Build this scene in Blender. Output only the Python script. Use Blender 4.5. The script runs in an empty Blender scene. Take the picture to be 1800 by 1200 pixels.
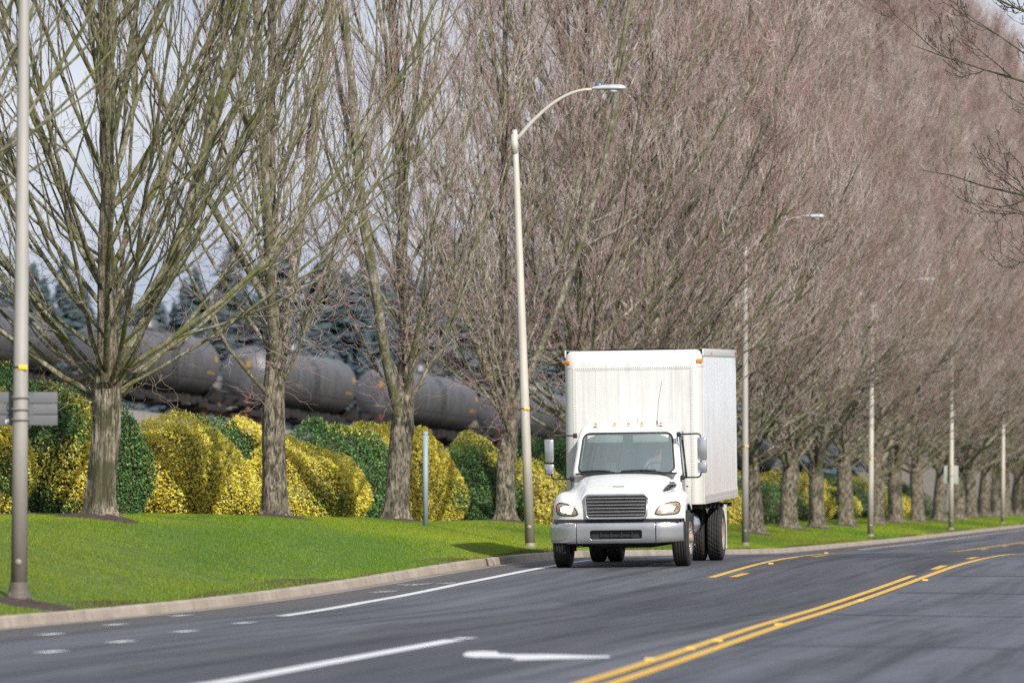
import bpy, bmesh, math, random
import numpy as np
from mathutils import Vector, Matrix
from mathutils.bvhtree import BVHTree
rng = np.random.default_rng(7); random.seed(7)
PI = math.pi
scene = bpy.context.scene
C = scene.collection

# ------------------------------------------------------------------ basics
F_PX, CX, HY = 10000.0, 900.0, 860.0          # 200 mm lens on an 1800 px frame
TH = math.atan(0.1408); ST, CT = math.sin(TH), math.cos(TH)
KX = -15.45                                   # where the kerb line crosses y = 0

def tag(o, label=None, cat=None, group=None, kind=None):
    if label: o['label'] = label
    if cat: o['category'] = cat
    if group: o['group'] = group
    if kind: o['kind'] = kind
    return o
def link(name, me, parent=None, mats=()):
    o = bpy.data.objects.new(name, me); C.objects.link(o)
    for m in mats: me.materials.append(m)
    if parent: o.parent = parent
    return o
def empty(name, loc=(0,0,0), rz=0):
    o = bpy.data.objects.new(name, None); C.objects.link(o)
    o.location = loc; o.rotation_euler = (0,0,rz); o.empty_display_size = .3
    return o
def npmesh(name, V, Q=None, T=None, smooth=True, attrs=None, mi=None):
    """mesh from numpy arrays: V (n,3), Q quads, T triangles"""
    me = bpy.data.meshes.new(name)
    V = np.asarray(V, np.float32); me.vertices.add(len(V)); me.vertices.foreach_set('co', V.ravel())
    parts = []; starts = []; n = 0
    if Q is not None and len(Q):
        Q = np.asarray(Q, np.int32); parts.append(Q.ravel()); starts.append(np.arange(len(Q))*4); n += len(Q)*4
    if T is not None and len(T):
        T = np.asarray(T, np.int32); parts.append(T.ravel()); starts.append(n+np.arange(len(T))*3); n += len(T)*3
    L = np.concatenate(parts); S = np.concatenate(starts).astype(np.int32)
    me.loops.add(len(L)); me.loops.foreach_set('vertex_index', L)
    me.polygons.add(len(S)); me.polygons.foreach_set('loop_start', S)
    if mi is not None: me.polygons.foreach_set('material_index', np.asarray(mi, np.int32))
    me.update(calc_edges=True); me.validate()
    me.polygons.foreach_set('use_smooth', np.full(len(me.polygons), bool(smooth)))
    for k, (typ, arr) in (attrs or {}).items():
        a = me.attributes.new(k, typ, 'POINT')
        a.data.foreach_set('color' if typ == 'FLOAT_COLOR' else 'vector' if typ == 'FLOAT_VECTOR' else 'value', np.asarray(arr, np.float32).ravel())
    return me

class MB:
    """collects simple shapes into one mesh"""
    def __init__(s): s.v = []; s.f = []; s.m = []; s.sm = []
    def add(s, vs, fs, mi=0, smooth=False):
        b = len(s.v); s.v += [tuple(v) for v in vs]
        for f in fs: s.f.append(tuple(b+i for i in f)); s.m.append(mi); s.sm.append(smooth)
    def box(s, x0,x1,y0,y1,z0,z1, mi=0, bev=0):
        bm = bmesh.new(); bmesh.ops.create_cube(bm, size=1)
        for v in bm.verts:
            v.co = Vector(((x0+x1)/2+v.co.x*(x1-x0), (y0+y1)/2+v.co.y*(y1-y0), (z0+z1)/2+v.co.z*(z1-z0)))
        if bev: bmesh.ops.bevel(bm, geom=bm.edges[:], offset=bev, segments=3, affect='EDGES', profile=.5)
        s.frombm(bm, mi, bool(bev)); return s
    def frombm(s, bm, mi=0, smooth=False):
        bm.verts.index_update(); s.add([v.co for v in bm.verts], [[v.index for v in f.verts] for f in bm.faces], mi, smooth); bm.free()
    def tube(s, pts, r, n=8, mi=0, cap=True):
        pts = [Vector(p) for p in pts]; K = len(pts)
        rr = r if hasattr(r, '__len__') else [r]*K
        vs = []; a = None
        for i, p in enumerate(pts):
            t = (pts[min(i+1,K-1)]-pts[max(i-1,0)]).normalized()
            if a is None: a = t.orthogonal().normalized()
            a = (a - t*a.dot(t)).normalized(); b = t.cross(a)
            for k in range(n):
                q = 2*PI*k/n; vs.append(p+(a*math.cos(q)+b*math.sin(q))*rr[i])
        fs = [(i*n+k, i*n+(k+1)%n, (i+1)*n+(k+1)%n, (i+1)*n+k) for i in range(K-1) for k in range(n)]
        if cap: fs += [tuple(range(n))[::-1], tuple(range((K-1)*n, K*n))]
        s.add(vs, fs, mi, True); return s
    def lathe(s, prof, n=48, axis='x', c=(0,0,0), mi=0, mod=None, closed=False):
        """prof: (offset along axis, radius)"""
        vs = []
        for k in range(n):
            q = 2*PI*k/n
            for j, (a, r) in enumerate(prof):
                if mod: r = r+mod(j, k)
                if axis == 'x': vs.append((c[0]+a, c[1]+r*math.cos(q), c[2]+r*math.sin(q)))
                elif axis == 'y': vs.append((c[0]+r*math.cos(q), c[1]+a, c[2]+r*math.sin(q)))
                else: vs.append((c[0]+r*math.cos(q), c[1]+r*math.sin(q), c[2]+a))
        m = len(prof); fs = []
        for k in range(n):
            for j in range(m if closed else m-1):
                j2 = (j+1) % m
                fs.append((k*m+j, k*m+j2, ((k+1)%n)*m+j2, ((k+1)%n)*m+j))
        s.add(vs, fs, mi, True); return s
    def sphere(s, c, r, seg=12, rings=8, mi=0):
        bm = bmesh.new(); bmesh.ops.create_uvsphere(bm, u_segments=seg, v_segments=rings, radius=1)
        r = r if hasattr(r, '__len__') else (r,r,r)
        for v in bm.verts: v.co = Vector((c[0]+v.co.x*r[0], c[1]+v.co.y*r[1], c[2]+v.co.z*r[2]))
        s.frombm(bm, mi, True); return s
    def grid(s, P, mi=0, smooth=True, closed_u=False):
        """P[i][j] points"""
        n, m = len(P), len(P[0]); vs = [p for row in P for p in row]; fs = []
        for i in range(n if closed_u else n-1):
            i2 = (i+1) % n
            for j in range(m-1): fs.append((i*m+j, i2*m+j, i2*m+j+1, i*m+j+1))
        s.add(vs, fs, mi, smooth); return s
    def map(s, fn): s.v = [tuple(fn(v)) for v in s.v]; return s
    def mesh(s, name):
        me = bpy.data.meshes.new(name); me.from_pydata(s.v, [], s.f); me.update()
        me.polygons.foreach_set('material_index', s.m); me.polygons.foreach_set('use_smooth', s.sm)
        return me
    def build(s, name, mats, parent=None, weld=False, recalc=True):
        me = s.mesh(name)
        bm = bmesh.new(); bm.from_mesh(me)
        if weld: bmesh.ops.remove_doubles(bm, verts=bm.verts[:], dist=1e-4)
        if recalc: bmesh.ops.recalc_face_normals(bm, faces=bm.faces[:])
        bm.to_mesh(me); bm.free()
        if not isinstance(mats, (list, tuple)): mats = [mats]
        o = link(name, me, parent, mats); return o

# ------------------------------------------------------------------ materials
class NT:
    def __init__(s, name):
        s.m = bpy.data.materials.new(name); s.m.use_nodes = True
        s.t = s.m.node_tree; s.t.nodes.clear()
        s.out = s.n('ShaderNodeOutputMaterial'); s.b = s.n('ShaderNodeBsdfPrincipled')
        s.l(s.b.outputs[0], s.out.inputs[0])
    def n(s, typ, **kw):
        x = s.t.nodes.new(typ)
        for k, v in kw.items():
            if k.startswith('i_'): x.inputs[k[2:].replace('_',' ')].default_value = v
            else: setattr(x, k, v)
        return x
    def l(s, a, b): s.t.links.new(a, b)
    def coord(s, kind='Object', scale=(1,1,1), attr=None):
        if attr: src = s.n('ShaderNodeAttribute', attribute_name=attr).outputs['Vector']
        else: src = s.n('ShaderNodeTexCoord').outputs[kind]
        mp = s.n('ShaderNodeMapping'); mp.inputs['Scale'].default_value = scale
        s.l(src, mp.inputs[0]); return mp.outputs[0]
    def noise(s, vec, scale, detail=4, rough=.6, dist=0):
        x = s.n('ShaderNodeTexNoise'); x.inputs['Scale'].default_value = scale
        x.inputs['Detail'].default_value = detail; x.inputs['Roughness'].default_value = rough
        x.inputs['Distortion'].default_value = dist
        if vec is not None: s.l(vec, x.inputs['Vector'])
        return x.outputs['Fac']
    def ramp(s, fac, stops):
        r = s.n('ShaderNodeValToRGB'); e = r.color_ramp.elements
        while len(e) < len(stops): e.new(.5)
        for i, (p, c) in enumerate(stops):
            e[i].position = p; e[i].color = tuple(c)+(1,) if hasattr(c,'__len__') else (c,c,c,1)
        s.l(fac, r.inputs[0]); return r.outputs[0]
    def mix(s, fac, a, b, mode='MIX'):
        x = s.n('ShaderNodeMix', data_type='RGBA', blend_type=mode)
        for sock, v in ((x.inputs['Factor'], fac), (x.inputs['A'], a), (x.inputs['B'], b)):
            if isinstance(v, (int, float)): sock.default_value = v
            elif isinstance(v, tuple): sock.default_value = v+(1,) if len(v) == 3 else v
            else: s.l(v, sock)
        return x.outputs['Result']
    def math(s, op, a, b=None, c=None):
        x = s.n('ShaderNodeMath', operation=op)
        for i, v in enumerate((a, b, c)):
            if v is None: continue
            if isinstance(v, (int, float)): x.inputs[i].default_value = v
            else: s.l(v, x.inputs[i])
        return x.outputs[0]
    def bump(s, h, strength=.3, dist=.02):
        x = s.n('ShaderNodeBump'); x.inputs['Strength'].default_value = strength; x.inputs['Distance'].default_value = dist
        s.l(h, x.inputs['Height']); s.l(x.outputs[0], s.b.inputs['Normal'])
    def set(s, col=None, rough=None, metal=None, **kw):
        if col is not None:
            if isinstance(col, tuple): s.b.inputs['Base Color'].default_value = col+(1,)
            else: s.l(col, s.b.inputs['Base Color'])
        if rough is not None:
            if isinstance(rough, (int, float)): s.b.inputs['Roughness'].default_value = rough
            else: s.l(rough, s.b.inputs['Roughness'])
        if metal is not None: s.b.inputs['Metallic'].default_value = metal
        for k, v in kw.items(): s.b.inputs[k.replace('_',' ')].default_value = v
        return s
def simple(name, c, rough=.5, metal=0, var=.15, scale=6, bump=0, **kw):
    t = NT(name); v = t.noise(t.coord(), scale)
    col = t.ramp(v, [(.3, tuple(x*(1-var) for x in c)), (.7, tuple(min(1,x*(1+var)) for x in c))])
    t.set(col, rough, metal, **kw)
    if bump: t.bump(t.noise(t.coord(), scale*12), bump, .01)
    return t.m
def bark_mat(name, dark, light, moss, moss_amt=.5, vs=(10,10,2), ms=1.7, low=False):
    t = NT(name); co = t.coord()
    rid = t.noise(t.coord(scale=vs), 2.2, 6, .65, .6)
    base = t.ramp(rid, [(.41, dark), (.50, tuple(a*.55+b*.45 for a, b in zip(dark, light))), (.60, light)])
    mo = t.ramp(t.noise(co, ms, 6, .65), [(.5-.1*moss_amt-.02, (1,1,1)), (.56-.05*moss_amt+.05, (0,0,0))])
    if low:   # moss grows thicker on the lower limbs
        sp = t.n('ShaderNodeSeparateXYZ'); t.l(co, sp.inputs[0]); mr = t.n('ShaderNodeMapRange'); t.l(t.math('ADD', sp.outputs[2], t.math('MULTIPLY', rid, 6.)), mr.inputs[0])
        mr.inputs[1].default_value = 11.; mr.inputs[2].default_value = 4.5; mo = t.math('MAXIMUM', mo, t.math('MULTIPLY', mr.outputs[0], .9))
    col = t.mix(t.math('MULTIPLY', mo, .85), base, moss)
    t.set(col, .9); t.bump(rid, .9, .03); return t.m

MAT = {}
MAT['trunk'] = bark_mat('poplar_bark', (.030,.024,.018), (.27,.23,.165), (.022,.022,.008), 1.6, (9,9,2.5), 3.0)
MAT['trunk1'] = bark_mat('furrowed_bark', (.033,.025,.017), (.36,.305,.225), (.040,.040,.012), .5, (15,15,.8))
MAT['limb'] = bark_mat('mossy_limb_bark', (.06,.055,.032), (.28,.26,.18), (.095,.10,.018), 1.0, (6,6,3))
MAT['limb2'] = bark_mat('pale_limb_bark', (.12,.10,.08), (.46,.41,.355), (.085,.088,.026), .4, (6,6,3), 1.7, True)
def twig_mat(name, a, b, c):
    t = NT(name); v = t.noise(t.coord(), .55, 5, .7)
    t.set(t.ramp(v, [(.36, a), (.5, b), (.64, c)]), .75); return t.m
MAT['twig'] = twig_mat('poplar_twig', (.26,.125,.108), (.355,.262,.24), (.56,.49,.455))
MAT['twig1'] = twig_mat('maple_twig', (.15,.065,.05), (.20,.15,.095), (.32,.27,.20))
MAT['twigd'] = twig_mat('dark_twig', (.035,.026,.022), (.06,.048,.036), (.10,.085,.06))

# ------------------------------------------------------------------ terrain
_Y = [0,30,45,60,68,75,85,95,105,118,140,165,211,256,302,400,600,1600]
_Z = [-1.44,-1.45,-1.47,-1.48,-1.49,-1.53,-1.51,-1.41,-1.28,-1.26,-1.48,-1.72,-1.81,-1.84,-1.87,-1.95,-2.1,-2.3]
_yt = np.arange(-40, 1600, 1.0); _zt = np.interp(_yt, _Y, _Z)
_k = np.exp(-.5*(np.arange(-12,13)/4.0)**2); _k /= _k.sum()
_zp = np.pad(_zt, 12, mode='edge'); _zt = np.convolve(_zp, _k, mode='valid')
def kerb_z(s): return np.interp(np.asarray(s)*CT, _yt, _zt)
def h5(s): return np.interp(np.asarray(s)*CT, [0,80,96,112,127,144,220,300,500], [.95,1.0,1.0,.74,.66,.66,.46,.40,.3])
def road_z(s, w):
    w = np.asarray(w, float)
    return kerb_z(s) - .14 + .075*(1-((np.clip(w,0,13.2)-6.6)/6.6)**2)
def xy(s, w): return KX + s*ST + w*CT, s*CT - w*ST
def sw(x, y):
    dx = x-KX; return dx*ST + y*CT, dx*CT - y*ST
TQ = np.array([-15.4,300.]); TD = np.array([.352,.936]); TD /= np.linalg.norm(TD); TSL = -.040
def rail(x, y):
    a = (x-TQ[0])*TD[0]+(y-TQ[1])*TD[1]; d = (x-TQ[0])*TD[1]-(y-TQ[1])*TD[0]
    return a, d, 3.55+TSL*a*np.where(np.abs(a) < 160, 1, 160/np.maximum(np.abs(a),1))
def wob(x, y, k=1.0):
    return (np.sin(x*.9*k+1.3)+np.sin(y*.61*k+x*.37*k)+np.sin(y*1.3*k+2.1-x*.8*k))/3
def ground_z(s, w):
    s = np.asarray(s, float); w = np.asarray(w, float); x, y = xy(s, w); t = -w
    f = np.interp(t, [0,.9,2.2,3.6,5,8,14,40], [0,.15,.47,.80,1.0,1.06,1.0,.5])
    z = kerb_z(s) - .03 + h5(s)*f + .06*wob(x, y*.6, .5)*np.clip(t-.3,0,1)
    a, d, rz = rail(x, y)
    ze = rz - .55 - np.maximum(0, np.abs(d)-2.6)*.5
    use = np.clip((t-11)/5, 0, 1)
    z = np.where(t > 0, np.where(use > 0, np.maximum(z, z*(1-use)+use*np.maximum(ze, z)), z), z)
    hill = np.clip((y-520)/260, 0, 1); hill = hill*hill*(3-2*hill)
    z = z + hill*(16 + 8*np.sin(x*.011+1))*np.clip((t-20)/60, 0, 1)
    R = w-13.2
    z = np.where(w > 0, np.where(w < 13.2, road_z(s, w)-.12, kerb_z(s)-.03+.03*np.clip(R,0,3)+.05*wob(x,y,.3)), z)
    return z
def gpos(s, w): x, y = xy(s, w); return Vector((x, y, float(ground_z(s, w))))
def px_at(px, Y, w=None): return (px-CX)*Y/F_PX
def from_px(px, w):
    """depth along the line at lateral offset w that is seen at column px"""
    k = (px-CX)/F_PX     # X = kY ; X = KX+s ST+w CT ; Y = s CT - w ST
    s = (KX + w*CT + k*w*ST)/(k*CT - ST); return s
def P2(px, py):
    """point of the road surface seen at a pixel, as (s, w)"""
    kx = (px-CX)/F_PX; kz = -(py-HY)/F_PX
    Y = np.arange(30, 400, .1); x = kx*Y; z = kz*Y
    s, w = sw(x, Y); g = road_z(s, w); i = np.argmax(z < g)
    return float(s[i]), float(w[i])

# ground sheet
sv = np.unique(np.concatenate([np.arange(-60,40,10), np.arange(40,180,1.0), np.arange(180,420,2.5), np.arange(420,900,20), np.arange(900,3600,150)]))
wv = np.unique(np.concatenate([np.arange(-1500,-200,65), np.arange(-200,-90,10), np.arange(-90,-15,2.), np.arange(-15,-6,.6), np.arange(-6,0,.3), [-.16,-.02,.02,3,6,9,13.1,13.18,13.22,13.4,14,16,20,26,35], np.arange(45,1200,70)]))
S, W = np.meshgrid(sv, wv, indexing='ij'); X, Yg = xy(S, W); Z = ground_z(S, W)
n, m = S.shape; idx = np.arange(n*m).reshape(n, m)
Q = np.stack([idx[:-1,:-1], idx[:-1,1:], idx[1:,1:], idx[1:,:-1]], -1).reshape(-1,4)
me = npmesh('ground', np.stack([X,Yg,Z],-1).reshape(-1,3), Q, attrs={'sw': ('FLOAT_VECTOR', np.stack([S,W,0*S],-1))})
t = NT('ground_soil_and_turf')
at = t.n('ShaderNodeAttribute', attribute_name='sw').outputs['Vector']
sep = t.n('ShaderNodeSeparateXYZ'); t.l(at, sep.inputs[0])
co = t.coord()
grass = t.ramp(t.noise(co, 1.3, 6), [(.35,(.035,.085,.006)), (.6,(.075,.13,.01))])
soil = t.ramp(t.noise(co, 5, 8, .7), [(.3,(.02,.013,.009)), (.7,(.075,.05,.035))])
rough_g = t.ramp(t.noise(co, .6, 8, .7), [(.3,(.06,.05,.035)), (.5,(.14,.12,.09)), (.7,(.20,.18,.15))])
lawn_f = t.math('GREATER_THAN', t.math('ADD', sep.outputs[1], t.math('MULTIPLY', t.noise(co, .9), .9)), -6.1)
far_f = t.math('LESS_THAN', sep.outputs[1], -13.)
c = t.mix(lawn_f, soil, grass); c = t.mix(far_f, c, rough_g)
t.set(c, .95); t.bump(t.noise(co, 20, 6), .6, .05)
g = link('ground', me, None, [t.m]); tag(g, kind='structure')

# road sheet
sv = np.unique(np.concatenate([np.arange(-60,40,5), np.arange(40,200,.8), np.arange(200,500,2.5), np.arange(500,1500,50)])); wv = np.linspace(0, 13.2, 27)
S, W = np.meshgrid(sv, wv, indexing='ij'); X, Yg = xy(S, W); Z = road_z(S, W)+.002
n, m = S.shape; idx = np.arange(n*m).reshape(n, m)
Q = np.stack([idx[:-1,:-1], idx[:-1,1:], idx[1:,1:], idx[1:,:-1]], -1).reshape(-1,4)
me = npmesh('road', np.stack([X,Yg,Z],-1).reshape(-1,3), Q, attrs={'sw': ('FLOAT_VECTOR', np.stack([S,W,0*S],-1))})
t = NT('asphalt')
v1 = t.coord(attr='sw', scale=(.035,.55,1)); v2 = t.coord(attr='sw', scale=(.028,1.5,1)); v3 = t.coord(attr='sw', scale=(1,1,1))
base = t.ramp(t.noise(v1, 1.6, 5, .6, .9), [(.3,(.056,.058,.068)), (.5,(.082,.084,.098)), (.7,(.106,.108,.125))])
streak = t.ramp(t.noise(v2, 1.5, 7, .7, .5), [(.36,.45), (.5,1.0), (.66,1.22)])
c = t.mix(1.0, base, streak, 'MULTIPLY')
# darker resurfaced centre lane with a wavering edge
sp = t.n('ShaderNodeSeparateXYZ'); t.l(v3, sp.inputs[0])
wav = t.math('MULTIPLY', t.math('SUBTRACT', t.noise(t.coord(attr='sw', scale=(.06,.12,1)), 1.3, 3), .5), 3.2)
wq = t.math('ADD', sp.outputs[1], wav)
m1 = t.n('ShaderNodeMapRange', interpolation_type='SMOOTHSTEP'); t.l(wq, m1.inputs[0]); m1.inputs[1].default_value = 5.0; m1.inputs[2].default_value = 5.35
m2 = t.n('ShaderNodeMapRange', interpolation_type='SMOOTHSTEP'); t.l(sp.outputs[1], m2.inputs[0]); m2.inputs[1].default_value = 8.75; m2.inputs[2].default_value = 8.5
c = t.mix(t.math('MULTIPLY', m1.outputs[0], m2.outputs[0]), c, t.mix(1.0, c, (.66,.645,.63), 'MULTIPLY'))
# rough gravelly shoulder next to the kerb
sh = t.math('LESS_THAN', t.math('ADD', sp.outputs[1], t.math('MULTIPLY', wav, .12)), 1.55)
grav = t.ramp(t.noise(v3, 14, 5, .8), [(.35,(.035,.032,.032)), (.5,(.075,.068,.064)), (.68,(.19,.175,.16))])
c = t.mix(t.math('MULTIPLY', sh, .75), c, grav)
# transverse joints and speckle
jn = t.n('ShaderNodeTexWave', wave_type='BANDS', bands_direction='X'); t.l(t.coord(attr='sw', scale=(1,.01,1)), jn.inputs[0]); jn.inputs['Scale'].default_value = .055; jn.inputs['Distortion'].default_value = .25; jn.inputs['Detail Scale'].default_value = 3.
jm = t.ramp(jn.outputs['Fac'], [(.992,0), (.999,1)])
jw = t.math('GREATER_THAN', sp.outputs[1], 8.8)
c = t.mix(t.math('MULTIPLY', t.math('MULTIPLY', jm, jw), .6), c, (.03,.03,.033))
spk = t.ramp(t.noise(v3, 60, 3, .8), [(.3,.72), (.7,1.3)])
c = t.mix(1.0, c, spk, 'MULTIPLY')
t.set(c, t.ramp(t.noise(v1, 3, 4), [(.3,.62),(.7,.8)])); t.b.inputs['Specular IOR Level'].default_value = .35
t.bump(t.noise(v3, 45, 5, .7), .55, .012)
MAT['asphalt'] = t.m
rd = link('road', me, None, [t.m]); tag(rd, kind='structure')

# kerbs with joints, gutter pans
def conc(name, c1, c2):
    t = NT(name); co = t.coord()
    c = t.ramp(t.noise(co, 1.1, 8, .7), [(.3,c1), (.7,c2)])
    st = t.ramp(t.noise(t.coord(attr='sw', scale=(3.2,9,1)), 1.2, 6, .7), [(.30,.72),(.48,1.),(.7,1.06)])
    c = t.mix(1.0, c, st, 'MULTIPLY'); t.set(c, .9); t.bump(t.noise(co, 30, 6), .35, .01); return t.m
MAT['kerb'] = conc('kerb_concrete', (.235,.19,.145), (.40,.335,.27))
MAT['gutter'] = conc('gutter_concrete', (.15,.13,.11), (.27,.235,.20))
def kerb(name, w_face, side, s0=-60, s1=900):
    V = []; Qd = []; A = []
    s = s0
    while s < s1:
        L = 5.0 if s < 400 else 25
        ss = np.linspace(s+.022, s+L-.022, 7)
        prof = [(.03,-.30),(0.02,-.13),(-.012,-.022),(-.035,0.),(-.16,0.),(-.16,-.3)]
        b = len(V)
        jz = rng.normal(0,.0015)
        for a in ss:
            for (dw, dz) in prof:
                w = w_face+side*dw; x, y = xy(a, w)
                V.append((x, y, float(kerb_z(a))+dz+jz)); A.append((a, w, dz))
        k = len(prof)
        for i in range(6):
            for j in range(k-1): Qd.append((b+i*k+j, b+(i+1)*k+j, b+(i+1)*k+j+1, b+i*k+j+1))
            Qd.append((b+i*k+k-1, b+(i+1)*k+k-1, b+(i+1)*k, b+i*k))
        Qd.append((b, b+1, b+2, b+5)); Qd.append((b+2,b+3,b+4,b+5))
        e = b+6*k; Qd.append((e, e+1, e+2, e+5)); Qd.append((e+2,e+3,e+4,e+5))
        s += L
    me = npmesh(name, V, Qd, smooth=False, attrs={'sw': ('FLOAT_VECTOR', A)})
    bm = bmesh.new(); bm.from_mesh(me); bmesh.ops.recalc_face_normals(bm, faces=bm.faces[:]); bm.to_mesh(me); bm.free()
    o = link(name, me, None, [MAT['kerb']]); tag(o, kind='structure'); return o
kerb('kerb', 0., 1); kerb('kerb', 13.2, -1)
def strip(V, Qd, pts, width, dz=.007, step=.8, A=None):
    """pts = [(s,w)...] polyline laid on the road"""
    b0 = len(V)
    P = []
    for (a, b) in zip(pts[:-1], pts[1:]):
        n = max(1, int(abs(b[0]-a[0])/step))
        for i in range(n): f = i/n; P.append((a[0]+(b[0]-a[0])*f, a[1]+(b[1]-a[1])*f))
    P.append(pts[-1])
    for (s, w) in P:
        for q in (-.5, .5):
            ww = w+q*width; x, y = xy(s, ww); V.append((x, y, float(road_z(s, ww))+dz))
            if A is not None: A.append((s, ww, q*2))
    for i in range(len(P)-1):
        b = b0+2*i; Qd.append((b, b+1, b+3, b+2))
def paint(name, col, wear):
    t = NT(name); v = t.coord(attr='sw', scale=(.7,3,1))
    w_ = t.ramp(t.noise(v, 5, 8, .75), [(wear, 1), (wear+.10, 0)])
    c = t.ramp(t.noise(v, 1.1, 4), [(.3, tuple(x*.82 for x in col)), (.7, col)])
    c = t.mix(w_, c, (.075,.075,.08)); t.set(c, .7); t.bump(t.noise(t.coord(attr='sw'), 50), .3, .01); return t.m
MAT['white_paint'] = paint('worn_white_road_paint', (.66,.66,.66), .30)
MAT['yellow_paint'] = paint('worn_yellow_road_paint', (.68,.40,.045), .33)
MAT['old_paint'] = paint('flaking_white_road_paint', (.5,.5,.5), .46)
def marking(name, strips, mat):
    V = []; Qd = []; A = []
    for pts, wd in strips: strip(V, Qd, pts, wd, A=A)
    me = npmesh(name, V, Qd, smooth=False, attrs={'sw': ('FLOAT_VECTOR', A)})
    o = link(name, me, None, [mat]); tag(o, kind='structure'); return o
tar = simple('tar_seal', (.045,.045,.048), .6, var=.3)
V = []; Qd = []
for (x_, y_, wd_) in ((1640,1011,.5),(1640,1042,.4),(1600,1081,.28),(1500,1136,.2)):
    s_, w_ = pt_(x_, y_) if 'pt_' in globals() else P2(x_, y_); N_ = 24; b = len(V)
    for i in range(N_+1):
        w2 = 9.1+(13.15-9.1)*i/N_; s2 = s_+.25*math.sin(w2*1.3+x_)+.1*math.sin(w2*5)
        for q in (-.5,.5): x, y = xy(s2+q*wd_, w2); V.append((x, y, float(road_z(s2+q*wd_, w2))+.006))
    for i in range(N_): Qd.append((b+2*i, b+2*i+1, b+2*i+3, b+2*i+2))
tag(link('tar_seams', npmesh('tar_seams', V, Qd, smooth=False), None, [tar]), kind='structure')
gut = [([(-60,.19),(123,.19)], .32), ([(123,.19),(400,.19)], .32)]
V = []; Qd = []; A = []
for pts, wd in gut[:1]: strip(V, Qd, pts, wd, dz=.005, A=A)
o = link('gutter', npmesh('gutter', V, Qd, smooth=False, attrs={'sw': ('FLOAT_VECTOR', A)}), None, [MAT['gutter']]); tag(o, kind='structure')

pt = P2
marking('edge_line', [([pt(495,1083), pt(640,1059), pt(800,1028), pt(970,995), pt(1040,984)], .19)], MAT['white_paint'])
marking('edge_line', [([(176,1.55),(240,1.35),(700,1.35)], .13)], MAT['white_paint'])
marking('lane_line', [([(30,6.0), pt(390,1200), pt(600,1161), pt(800,1125)], .22), ([pt(808,1123), pt(826,1121)], .2)], MAT['white_paint'])
sA = pt(1250,1015); sB = pt(1420,976)
wl = (sA[1]+sB[1])/2
marking('yellow_line', [([sA, (sB[0]-6, sB[1]+.05), (sB[0]+12, sB[1])], .14), ([(sA[0]+.3, sA[1]+.33),(sA[0]+2.6, sA[1]+.33)], .14), ([(sB[0]-3, sB[1]+.38),(sB[0]+0., sB[1]+.36)], .14)], MAT['yellow_paint'])
marking('yellow_line', [([(160,5.2),(700,5.2)], .14)] + [([(160+k*12,5.5),(163+k*12,5.5)], .14) for k in range(20)], MAT['yellow_paint'])
dA = pt(1000,1197); dB = pt(1300,1105); dC = pt(1500,1042); dD = pt(1615,1009); dE = pt(1700,984)
def off(p, d): return (p[0], p[1]+d)
rA = pt(1040,1197); rB = pt(1320,1112); rC = pt(1500,1053); rD = pt(1640,1009); rE=pt(1700,991)
print('double', dA, dB, dC, dD, rA, rB, rC, rD, rE, 'left', sA, sB, 'lane', pt(390,1200), pt(800,1125), 'edge', pt(495,1083), pt(970,995))
wr = 8.97
_ps = np.array([[20,10.1],[48,9.77],[64,9.33],[76,9.0],[86,8.84],[99,8.87],[110,8.97],[122,8.98],[155,8.98]])
_ss = np.arange(20,156,1.5); _ww = np.interp(_ss,_ps[:,0],_ps[:,1]); _kk = np.exp(-.5*(np.arange(-8,9)/3.5)**2); _kk /= _kk.sum(); _ww = np.convolve(np.pad(_ww,8,mode='edge'),_kk,'valid')
RL = list(zip(_ss.tolist(), _ww.tolist())); LL = [(a, b-.245) for a, b in RL if 30 < a < rD[0]]
marking('double_yellow_line', [(LL, .125), (RL, .125)]
        + [([(a,wr-.27),(a+3.0,wr-.27)], .14) for a in (rD[0]+3.0, rD[0]+13)] + [([(165,wr),(700,wr)], .15)], MAT['yellow_paint'])
ds = []
for (x_, y_) in ((90,1115),(203,1098),(318,1082),(90,1146),(213,1128),(325,1110),(428,1095)):
    s_, w_ = pt(x_, y_); ds.append(([(s_-.38,w_-.03),(s_+.38,w_+.03)], .17))
marking('guide_dashes', ds, MAT['white_paint'])
ds = []
for (x_, y_, l_, wd_) in ((672,1040,1.1,.34),(724,1028,.8,.34),(745,1026.5,.7,.2),(785,1025,.9,.22),(705,1027,.4,.14)):
    s_, w_ = pt(x_, y_); ds.append(([(s_-l_/2,w_),(s_+l_/2,w_+.04)], wd_))
marking('bike_lane_symbol', ds, MAT['old_paint'])
out = [(640,812),(665,800),(740,795),(820,797),(830,808),(900,812),(1100,813),(1415,822),(1415,829),(1150,836),(900,843),(930,835),(880,830),(700,828),(650,822)]
V = []
for (a, b) in out:
    s_, w_ = pt(600+a/3, 880+b/3); x, y = xy(s_, w_); V.append((x, y, float(road_z(s_, w_))+.007))
me = bpy.data.meshes.new('turn_arrow'); me.from_pydata(V, [], [tuple(range(len(V)))]); me.update()
at_ = me.attributes.new('sw', 'FLOAT_VECTOR', 'POINT'); at_.data.foreach_set('vector', [c for v in V for c in (*sw(v[0], v[1]), 0)])
bm = bmesh.new(); bm.from_mesh(me); bmesh.ops.triangulate(bm, faces=bm.faces[:]); bmesh.ops.recalc_face_normals(bm, faces=bm.faces[:]); bm.to_mesh(me); bm.free()
tag(link('turn_arrow', me, None, [MAT['white_paint']]), kind='structure')

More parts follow.
